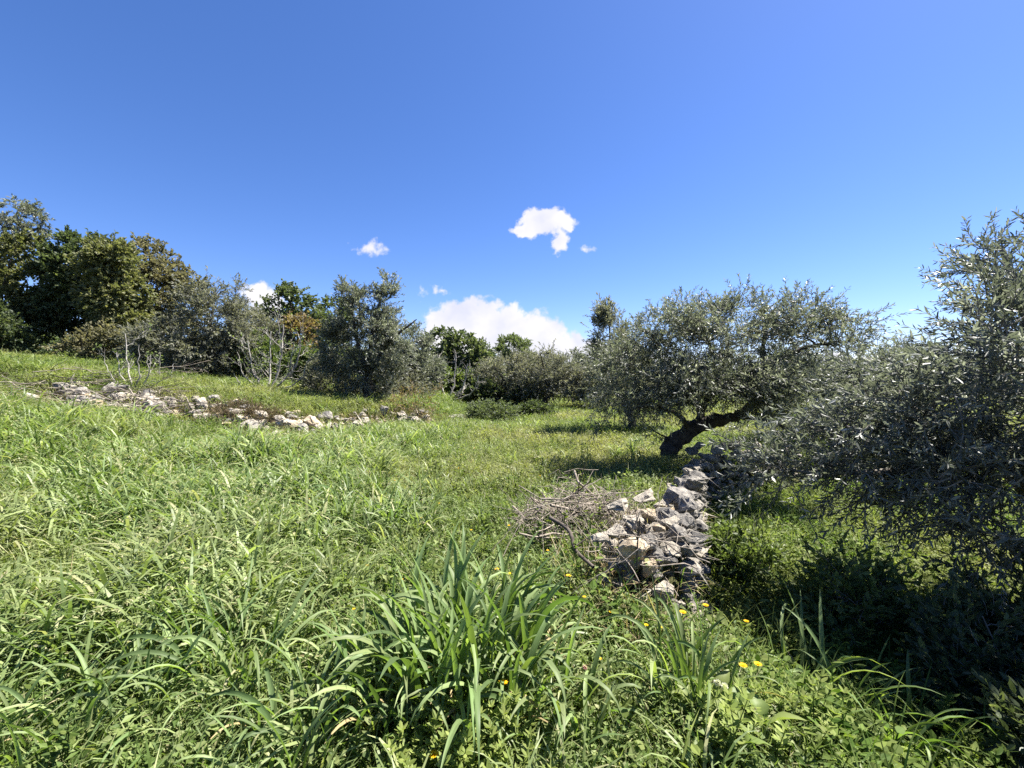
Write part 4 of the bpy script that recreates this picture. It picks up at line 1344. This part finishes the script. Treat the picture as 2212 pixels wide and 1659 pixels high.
def scatter(name, label, cat, pts, variants, scl, tint, mat, lean=.12):
    """one stuff object: each point carries a plant geometry"""
    n = len(pts)
    me = bpy.data.meshes.new(name)
    me.vertices.add(n)
    me.vertices.foreach_set('co', pts.astype(np.float32).ravel())
    rot = np.stack([RNG.normal(0, lean, n), RNG.normal(0, lean, n), RNG.uniform(0, 6.28, n)], -1)
    for nm, ty, val in (('rotv', 'FLOAT_VECTOR', rot), ('scl', 'FLOAT', scl), ('tint', 'FLOAT', tint), ('pick', 'INT', RNG.integers(0, len(variants), n))):
        at_ = me.attributes.new(nm, ty, 'POINT')
        at_.data.foreach_set('vector' if ty == 'FLOAT_VECTOR' else 'value', np.asarray(val).astype(np.int32 if ty == 'INT' else np.float32).ravel())
    me.materials.append(mat)
    o = link(name, me)
    tag(o, label, cat, kind='stuff')
    ng = bpy.data.node_groups.new(name + '_scatter', 'GeometryNodeTree')
    ng.interface.new_socket('Geometry', in_out='INPUT', socket_type='NodeSocketGeometry')
    ng.interface.new_socket('Geometry', in_out='OUTPUT', socket_type='NodeSocketGeometry')
    N, L = ng.nodes, ng.links
    gi, go = N.new('NodeGroupInput'), N.new('NodeGroupOutput')
    join = N.new('GeometryNodeJoinGeometry')
    for v in reversed(variants):
        src = bpy.data.objects.new(v.name + '_source', v)
        oi = N.new('GeometryNodeObjectInfo'); oi.inputs['Object'].default_value = src
        g2 = N.new('GeometryNodeGeometryToInstance')
        L.new(oi.outputs['Geometry'], g2.inputs[0]); L.new(g2.outputs[0], join.inputs[0])
    iop = N.new('GeometryNodeInstanceOnPoints')

    def attr(nm, ty):
        a = N.new('GeometryNodeInputNamedAttribute'); a.data_type = ty; a.inputs['Name'].default_value = nm
        return a.outputs['Attribute']
    e2r = N.new('FunctionNodeEulerToRotation')
    L.new(attr('rotv', 'FLOAT_VECTOR'), e2r.inputs[0])
    L.new(gi.outputs[0], iop.inputs['Points'])
    L.new(join.outputs[0], iop.inputs['Instance'])
    iop.inputs['Pick Instance'].default_value = True
    L.new(attr('pick', 'INT'), iop.inputs['Instance Index'])
    L.new(e2r.outputs[0], iop.inputs['Rotation'])
    L.new(attr('scl', 'FLOAT'), iop.inputs['Scale'])
    L.new(iop.outputs[0], go.inputs[0])
    md = o.modifiers.new('scatter', 'NODES'); md.node_group = ng
    return o


def sample(bands, accept):
    """random ground points; bands of (y0, y1, density per square metre, half-width factor)"""
    out = []
    for (y0, y1, den, wf) in bands:
        w = wf * y1 + 1.2
        n = int(den * (y1 - y0) * 2 * w)
        x = RNG.uniform(-w, w, n); y = RNG.uniform(y0, y1, n)
        k = (np.abs(x) < wf * y + 1.2) & (RNG.random(n) < accept(x, y))
        out.append(np.stack([x[k], y[k]], -1))
    p = np.concatenate(out)
    return np.column_stack([p, H(p[:, 0], p[:, 1])])


def on_wall(x, y):
    e = x - edge_x(y)
    return (y > 2.75) & (y < 8.2) & (e > np.where(y < 4.3, -.68, -.5)) & (e < .22)


def rubble_mask(x, y):
    dy = y - rubble_y(x) - .1
    return np.exp(-(dy / .8) ** 2) * smooth(-1.9, -2.6, x) * smooth(-13, -11.5, x)


def lower(x, y):
    return smooth(.0, .35, x - edge_x(y))


def oat_mask(x, y):
    n = fbm(x * .5, y * .5, 21)
    m = smooth(-.2, -2.2, x + 1.0 * (n - .5) * 2) * smooth(1.6, 2.6, y) * smooth(.2, -.6, y - rubble_y(x) + .8 + 1.2 * smooth(-8, -5, x) + .6 * (n - .5))
    return m * (.55 + .45 * smooth(.35, .55, fbm(x * .9, y * .9, 31)))


BANDS = [(.7, 3.5, 190, 1.35), (3.5, 7, 120, 1.35), (7, 13, 60, 1.35), (13, 22, 26, 1.35), (22, 40, 9, 1.35), (40, 70, 2, 1.5)]


def acc_meadow(x, y):
    a = np.ones_like(x)
    a = np.where(on_wall(x, y), np.where((x - edge_x(y) < -.22) & (y > 4.4), .6, .06), a)
    a = a * np.clip(1 - .85 * rubble_mask(x, y), 0, 1) * (1 - .75 * lower(x, y)) * (1 - .55 * oat_mask(x, y))
    return a


p = sample(BANDS, acc_meadow)
dist = np.hypot(p[:, 0], p[:, 1])
nz = fbm(p[:, 0] * .45, p[:, 1] * .45, 61)
tint = np.clip((nz - .45) * 2.0 + .2 * smooth(-2.5, .5, p[:, 0]) * smooth(4, 9, p[:, 1]), 0, .75)
scale = RNG.uniform(.65, 1.3, len(p)) * (.55 + .9 * fbm(p[:, 0] * 1.3, p[:, 1] * 1.3, 63)) * (1 + .05 * np.clip(dist - 5, 0, 14))
scatter('meadow_grass', 'short yellow-green meadow of thin grass and clover covering the field', 'grass', p, [tuft_meadow(i) for i in range(9)], scale, tint, M['meadow'])

p = sample([(.9, 3.5, 85, 1.35), (3.5, 7, 75, 1.35), (7, 13, 48, 1.35), (13, 24, 26, 1.35)],
           lambda x, y: np.maximum(np.maximum(oat_mask(x, y), .5 * smooth(3.4, 2.4, y) * smooth(.9, -.2, x)), .05 + .5 * smooth(10.8, 12, y) * smooth(1.5, -3, x) * smooth(.3, .55, fbm(x * .4, y * .4, 33))) * (1 - lower(x, y)) * np.where(on_wall(x, y), 0, 1) * (1 - .9 * rubble_mask(x, y)))
om = oat_mask(p[:, 0], p[:, 1])
scale = RNG.uniform(.5, 1.15, len(p)) * (.6 + .4 * om) * (.6 + .8 * fbm(p[:, 0] * .9, p[:, 1] * .9, 73)) * (1 + .025 * np.clip(p[:, 1] - 5, 0, 10))
tint = np.clip((fbm(p[:, 0] * .6, p[:, 1] * .6, 71) - .5) * 1.6, 0, .5)
scatter('oat_grass', 'tall light green wild oat grass with arching blades on the slope', 'grass', p, [tuft_oat(i) for i in range(8)] + [tuft_seed(50 + i) for i in range(2)], scale, tint, M['oat'])

p = sample([(.7, 4, 120, 1.4), (4, 9, 70, 1.5), (9, 16, 20, 1.5)], lambda x, y: lower(x, y) * .95 + .12 * smooth(.2, -.6, np.abs(x - edge_x(y) + .6) - .5) * smooth(3.2, 2.6, y))
scale = RNG.uniform(.7, 1.3, len(p))
tint = np.clip((fbm(p[:, 0] * .8, p[:, 1] * .8, 81) - .42) * 2.2, 0, .6)
scatter('ground_cover', 'leafy dark green ground cover on the lower side of the stone wall', 'ground cover', p, [tuft_cover(i) for i in range(7)], scale, tint, M['cover'])


def tuft_weed(seedv):
    rng = np.random.default_rng(seedv)
    g = Geo()
    for k in range(3):
        hgt = rng.uniform(.18, .36)
        dv = unit(Q(rng.normal(0, .2), rng.normal(0, .2), 1))
        b0 = Q(rng.normal(0, .04), rng.normal(0, .04), -.01)
        P = b0 + np.outer(np.linspace(0, hgt, 5), dv)
        tubes(g, [P], [np.linspace(.004, .002, 5)], 3, rnd=np.array([.3]))
        m = 16
        u_ = rng.random(m)
        B = b0 + np.outer(u_ * hgt, dv)
        az = rng.uniform(0, 6.28, m)
        D = np.stack([np.cos(az), np.sin(az), rng.normal(.35, .3, m)], -1)
        leaves(g, B, D, rng.uniform(.04, .1, m) * (1.2 - .6 * u_), rng.uniform(.015, .035, m) * (1.2 - .5 * u_), rng.random(m), 0, fine=True, normal=rng.normal(0, .4, (m, 3)) + Q(0, 0, 1))
    return g.mesh('weed_tuft', [M['cover']], False)


p = sample([(.9, 4, 34, 1.35), (4, 10, 16, 1.35), (10, 24, 5, 1.35)], lambda x, y: np.maximum(.5 * smooth(.45, .62, fbm(x * .7, y * .7, 121)), .95 * lower(x, y) * smooth(10, 8, y)) * np.where(on_wall(x, y), 0, 1))
scatter('meadow_weeds', 'patches of taller leafy dark green weeds among the meadow grass', 'weeds', p, [tuft_weed(i) for i in range(5)], RNG.uniform(.6, 1.2, len(p)), RNG.random(len(p)) * .4, M['cover'])


def acc_dry(x, y):  # noqa
    e = x - edge_x(y)
    near_wall = np.exp(-((e + .5) / .4) ** 2) * smooth(2.2, 2.7, y) * smooth(5.5, 4.0, y)
    return np.clip(1.0 * rubble_mask(x, y) + near_wall + .7 * smooth(.6, .7, fbm(x * .5, y * .5, 91)) * smooth(12, 15, y) + .13 * smooth(.52, .7, fbm(x * 1.1, y * 1.1, 95)), 0, 1)


p = sample([(1.2, 4, 60, 1.35), (4, 8, 40, 1.35), (8, 16, 34, 1.35), (16, 26, 8, 1.35)], acc_dry)
p = p[~((p[:, 0] - edge_x(p[:, 1]) > 0) & (p[:, 1] < 9))]
scatter('dry_grass', 'straw-coloured dry grass around the rubble and the tumbled wall end', 'grass', p, [tuft_dry(i) for i in range(6)], RNG.uniform(.6, 1.3, len(p)), RNG.random(len(p)) * .5, M['dry'])

# ------------------------------------------------------------------ broad-bladed grass clumps


def blade_mesh(seedv, tilt, bend, mat, fold=True):
    g = Geo()
    rng = np.random.default_rng(seedv)
    blades(g, np.zeros((1, 3)), np.array([0.0]), np.array([tilt]), np.array([bend]), np.array([1.0]), np.array([.042]), np.array([rng.random()]), 12, power=2.4, fold=fold, twist=np.array([rng.normal(0, .5)]))
    return g.mesh('blade', [mat], True)


BLADES = [blade_mesh(i, t, b_, M['clump']) for i, (t, b_) in enumerate([(.05, .5), (.1, .9), (.12, 1.5), (.08, 2.2), (.18, 2.6), (.05, 2.9), (.2, .8), (.26, 1.6), (.32, 2.4), (.15, 2.7), (.1, 2.0), (.02, 1.2)])]


STRAW = leaf_mat('straw_blade', [(0, (.26, .2, .1)), (1, (.36, .3, .16))], .3, .7, .15, objrand=.3)
DRYBLADES = [blade_mesh(70 + i, t, b_, STRAW) for i, (t, b_) in enumerate([(.5, 1.6), (.7, 2.0), (.9, 1.2), (.3, 2.6)])]


def grass_clump(px, py, n, hgt, spread, label, wid=1.0, lean=(0, 0), group='broad-bladed grass clumps', pos=None, seedv=0):
    rnd = random.Random(seedv)
    c = ground_at(px, py) if pos is None else gz(pos)
    root = thing('grass_clump', label, 'grass clump', c, group)
    for i in range(n):
        a = rnd.uniform(0, 6.28); rr = spread * rnd.random() ** .6
        x, y = rr * math.cos(a), rr * math.sin(a)
        z = Hs(c[0] + x, c[1] + y) - c[2] - .02
        ln = hgt * rnd.uniform(.55, 1.3)
        w = ln * wid * rnd.uniform(.7, 1.25) * (.62 / hgt)
        az = a + rnd.gauss(0, 1.3)
        ca = math.cos(az)
        dead = rnd.random() < .08
        if dead:
            ln *= .7; w *= .6
        link('blade', rnd.choice(DRYBLADES if dead else BLADES), root, loc=(x, y, z), rot=(rnd.gauss(lean[0], .09), rnd.gauss(lean[1], .09), az), scl=(ln, w, ln))
    return root


grass_clump(1025, 1510, 330, .63, .38, 'big lush clump of broad blue-green grass blades at the bottom middle', 1.05, seedv=1)
grass_clump(870, 1570, 90, .5, .26, 'dense broad-bladed grass clump joined to the big lush clump on its outer side', .85, seedv=2)
grass_clump(1190, 1570, 70, .46, .24, 'broad-bladed grass clump beside the big lush clump towards the wall end', .85, lean=(0, .15), seedv=3)
grass_clump(500, 1490, 75, .55, .22, 'fan-shaped dark grass clump with blades leaning over the short clover', .62, lean=(0, .25), seedv=4)
grass_clump(300, 1560, 60, .42, .3, 'loose arching grass clump before the fan-shaped clump', .55, seedv=5)
grass_clump(690, 1620, 70, .44, .3, 'broad grass clump at the bottom edge beside the leafy herbs', .6, seedv=6)
grass_clump(120, 1640, 60, .42, .32, 'arching grass clump in the bottom corner', .55, seedv=7)
grass_clump(1490, 1540, 50, .5, .16, 'narrow upright dark grass clump among the leaves below the wall end', .6, seedv=8)
grass_clump(1770, 1560, 40, .6, .22, 'sparse shaded grass clump under the silvery olive', .8, lean=(0, .1), seedv=9)
grass_clump(1930, 1640, 40, .5, .24, 'half-lit arching grass clump at the bottom edge under the silvery olive', .8, seedv=10)
grass_clump(745, 1130, 34, .55, .18, 'dark tall grass tuft in the middle of the meadow', .55, seedv=11)
grass_clump(1600, 1110, 26, .5, .16, 'dark narrow tuft on the sunny grass beyond the wall', .45, seedv=12)
grass_clump(1375, 1010, 20, .5, .16, 'shaded tall tuft at the foot of the leaning olive', .5, seedv=13)
grass_clump(190, 1090, 30, .6, .25, 'lush tuft in the tall slope grass', .6, seedv=14)

# ------------------------------------------------------------------ leafy herbs


def herb_meshes(seedv, h=.28, nst=3, whorls=8, ll=.045, lw=.018):
    rng = np.random.default_rng(seedv)
    gs, gl = Geo(), Geo()
    for k in range(nst):
        dirn = unit(Q(rng.normal(0, .25), rng.normal(0, .25), 1))
        t = np.linspace(0, 1, 6)
        hh = h * rng.uniform(.75, 1.15)
        p = np.outer(t * hh, dirn) + np.outer(np.sin(t * 2), Q(rng.normal(0, .02), rng.normal(0, .02), 0)) + Q(rng.normal(0, .03), rng.normal(0, .03), 0)
        tubes(gs, [p], [np.linspace(.003, .0015, 6)], 4)
        for w in range(whorls):
            f = (w + 1) / whorls
            b = p[min(int(f * 5), 5)] * .5 + p[max(0, min(int(f * 5) + 1, 5))] * .5
            m = 5 if w == whorls - 1 else 4
            az = w * 1.57 * .5 + np.arange(m) * 6.28 / m + rng.normal(0, .2, m)
            el = .15 + .6 * f ** 3
            D = np.stack([np.cos(az), np.sin(az), np.full(m, el)], -1)
            sz = ll * (1.15 - .35 * f) * rng.uniform(.8, 1.2, m)
            leaves(gl, np.repeat(b[None], m, 0), D, sz, sz * lw / ll, rng.random(m) * .6 + .4 * f, 0, fine=True, normal=np.tile(Q(0, 0, 1), (m, 1)) + rng.normal(0, .25, (m, 3)))
    return gs.mesh('herb_stem', [M['herb']]), gl.mesh('herb_leaves', [M['herb']], False)


HERB = [herb_meshes(i) for i in range(5)]


def herb(px, py, label, sc, group):
    c = ground_at(px, py)
    root = thing('herb_plant', label, 'herb', c, group, random.uniform(0, 6.28))
    s, l = random.choice(HERB)
    link('stem', s, root, scl=sc); link('foliage', l, root, scl=sc)
    return root


for i in range(44):
    herb(random.gauss(1030, 72), random.uniform(1630, 1760), 'bright leafy herb in the dense patch before the big grass clump', random.uniform(.75, 1.0), 'leafy herb patch before the big clump')
for i in range(16):
    herb(random.uniform(1560, 1760), random.uniform(1560, 1720), 'pale green leafy herb on the bank below the wall end', random.uniform(.7, 1.1), 'pale herbs on the bank below the wall')
for i in range(8):
    herb(random.uniform(180, 420), random.uniform(1420, 1560), 'small bright herb among the flattened grass near the sandy stone', random.uniform(.4, .6), 'small herbs near the sandy stone')


def rosette(px, py, label, n, ll, lw, group, seedv):
    """broad-leaved plant whose big leaves are parts of their own"""
    rng = random.Random(seedv)
    c = ground_at(px, py)
    root = thing('broadleaf_plant', label, 'plant', c, group)
    for i in range(n):
        me = rng.choice(BROAD)
        az = i * 2.4 + rng.gauss(0, .3)
        link('leaf', me, root, loc=(rng.gauss(0, .03), rng.gauss(0, .03), rng.uniform(.0, .12)), rot=(rng.gauss(0, .2), -rng.uniform(.15, 1.1), az), scl=(ll * rng.uniform(.7, 1.2), lw * rng.uniform(.8, 1.2), ll))


def broad_mesh(seedv):
    rng = np.random.default_rng(seedv)
    g = Geo()
    n = 9
    t = np.linspace(0, 1, n)
    w = np.interp(t, [0, .12, .3, .55, .8, 1], [.06, .1, .55, 1, .6, .02]) * (1 + rng.normal(0, .07, n)) * .5
    z = .12 * np.sin(t * 2.6) - .22 * t ** 2 + rng.normal(0, .01, n)
    C = np.stack([t, rng.normal(0, .012, n), z], -1)
    v = np.stack([C + np.stack([0 * w, w, .25 * w + rng.normal(0, .02, n)], -1), C, C + np.stack([0 * w, -w, .25 * w + rng.normal(0, .02, n)], -1)], 1)
    i = np.arange(n * 3).reshape(n, 3)
    q = np.concatenate([np.stack([i[:-1, j], i[:-1, j + 1], i[1:, j + 1], i[1:, j]], -1) for j in (0, 1)])
    g.add(v.reshape(-1, 3), q, np.full(n * 3, rng.random()))
    return g.mesh('broad_leaf', [M['broad']])


BROAD = [broad_mesh(i) for i in range(6)]
for i, (px, py, n, ll, lw) in enumerate([(1560, 1590, 16, .14, .06), (1640, 1640, 16, .155, .07), (1500, 1600, 12, .12, .05), (1700, 1590, 12, .12, .06), (1590, 1690, 14, .15, .07), (1450, 1570, 10, .11, .045)]):
    rosette(px, py, ['broad pale-leaved plant below the two seed heads', 'largest broad-leaved plant on the bank near the bottom edge', 'broad-leaved plant between the upright grass and the dry stalks',
                     'broad-leaved plant at the shaded border of the bank', 'broad-leaved plant cut by the bottom edge below the bank', 'small broad-leaved plant beside the narrow upright clump'][i], n, ll, lw, 'broad-leaved plants on the bank', 60 + i)

# ------------------------------------------------------------------ flowers


def flower_meshes(kind, seedv):
    rng = np.random.default_rng(seedv)
    gs, gf = Geo(), Geo()
    h = 1.0
    p = np.stack([np.sin(np.linspace(0, 1.4, 6)) * rng.normal(0, .12), np.sin(np.linspace(0, 1.2, 6)) * rng.normal(0, .12), np.linspace(0, h, 6)], -1)
    tubes(gs, [p], [np.full(6, .005)], 4)
    e = p[-1]
    if kind == 'daisy':
        for ring, (m, l, el) in enumerate(((14, .05, .25), (10, .036, .6), (7, .02, 1.3))):
            az = np.arange(m) * 6.28 / m + ring * .3
            D = np.stack([np.cos(az), np.sin(az), np.full(m, el)], -1)
            leaves(gf, np.repeat(e[None], m, 0), D, np.full(m, l), np.full(m, l * .42), rng.random(m), 0, normal=np.tile(Q(0, 0, 1), (m, 1)))
        mat = M['petal']
    else:
        m = 150
        D = unit(rng.normal(size=(m, 3)))
        leaves(gf, np.repeat(e[None], m, 0), D, np.full(m, .065), np.full(m, .014), rng.random(m), 0)
        mat = M['fluff'] if kind == 'clock' else M['pink']
    return gs.mesh(kind + '_stem', [M['herb']]), gf.mesh(kind + '_head', [mat], False)


FLW = {k: [flower_meshes(k, i) for i in range(3)] for k in ('daisy', 'clock', 'clover')}


def flower(px, py, kind, label, h, group, head=1.0):
    c = ground_at(px, py, lift=h)
    root = thing({'daisy': 'yellow_flower', 'clock': 'seed_head', 'clover': 'pink_flower'}[kind], label, 'flower', c, group, random.uniform(0, 6.28))
    s, f = random.choice(FLW[kind])
    link('stem', s, root, scl=(h, h, h))
    hd = link('flower_head', f, root)
    top = Vector(s.vertices[-1].co) * h
    # the head's mesh is modelled on a 1 m stem: scale about its tip
    k = .42 * head
    e = np.mean([np.array(s.vertices[i].co) for i in range(len(s.vertices) - 4, len(s.vertices))], axis=0)
    hd.location = Vector(e * h - e * k); hd.scale = (k, k, k)


YELLOW = [(720, 1133, 'yellow flower beside the dark tall tuft in the meadow'), (948, 1088, 'yellow flower left of the brush heap in the short grass'),
          (1230, 1245, 'yellow flower behind the big lush clump'), (1070, 1232, 'yellow flower above the tips of the big lush clump'), (1100, 1242, 'orange-yellow flower on the far edge of the big lush clump'),
          (1085, 1478, 'yellow flower standing within the big lush clump'), (938, 1628, 'yellow flower among the herbs at the bottom edge'), (1520, 1312, 'yellow flower in the grass just below the wall end'),
          (1498, 1245, 'yellow flower in the dark leaves at the foot of the wall'), (1590, 1440, 'bright yellow flower on the bank above the seed heads'), (1640, 1440, 'small yellow flower at the shaded border of the bank'),
          (1612, 1345, 'yellow flower half in shade on the bank'), (1470, 1320, 'yellow flower beside the lowest wall stone')]
for (px, py, lab) in YELLOW:
    flower(px, py, 'daisy', lab, random.uniform(.2, .3), 'yellow flowers in the meadow', random.uniform(.8, 1.15))
for (px, py) in [(1000, 985), (845, 1040), (1150, 1030), (900, 1130), (1010, 1155), (1110, 1140), (800, 1210), (1190, 1190), (1020, 975), (650, 1085), (560, 985), (420, 1020), (760, 1310), (560, 1240), (1320, 1330), (1400, 1350),
                 (1560, 1280), (1340, 1230), (1440, 1345), (1480, 1390), (1120, 1060), (985, 1010), (300, 1110), (480, 1130), (1270, 1300), (1310, 1420), (350, 1330), (860, 1260)]:
    flower(px + random.gauss(0, 8), py + random.gauss(0, 5), 'daisy', 'tiny yellow flower dotted in the meadow grass', random.uniform(.16, .26), 'tiny yellow flowers dotted over the meadow', random.uniform(.5, .8))
for (px, py, lab) in [(1572, 1480, 'round white seed head on the bank above the broad leaves'), (1560, 1486, 'smaller white seed head touching the rounder one on the bank'), (1095, 1008, 'white seed head in the short grass left of the brush heap'),
                      (745, 920, 'white seed head at the edge of the brown dry patch'), (880, 985, 'white seed head in the sunny middle meadow'), (640, 1130, 'white seed head in the slope grass before the dark tuft')]:
    flower(px, py, 'clock', lab, random.uniform(.25, .33), 'white seed heads', .6)
for (px, py, lab) in [(417, 1198, 'pink flower in the clover below the slope grass'), (575, 1185, 'pale pink flower right of the other pink flower in the clover'), (1262, 1440, 'purple-pink flower near the narrow upright clump')]:
    flower(px, py, 'clover', lab, .2, 'pink clover flowers', .5)
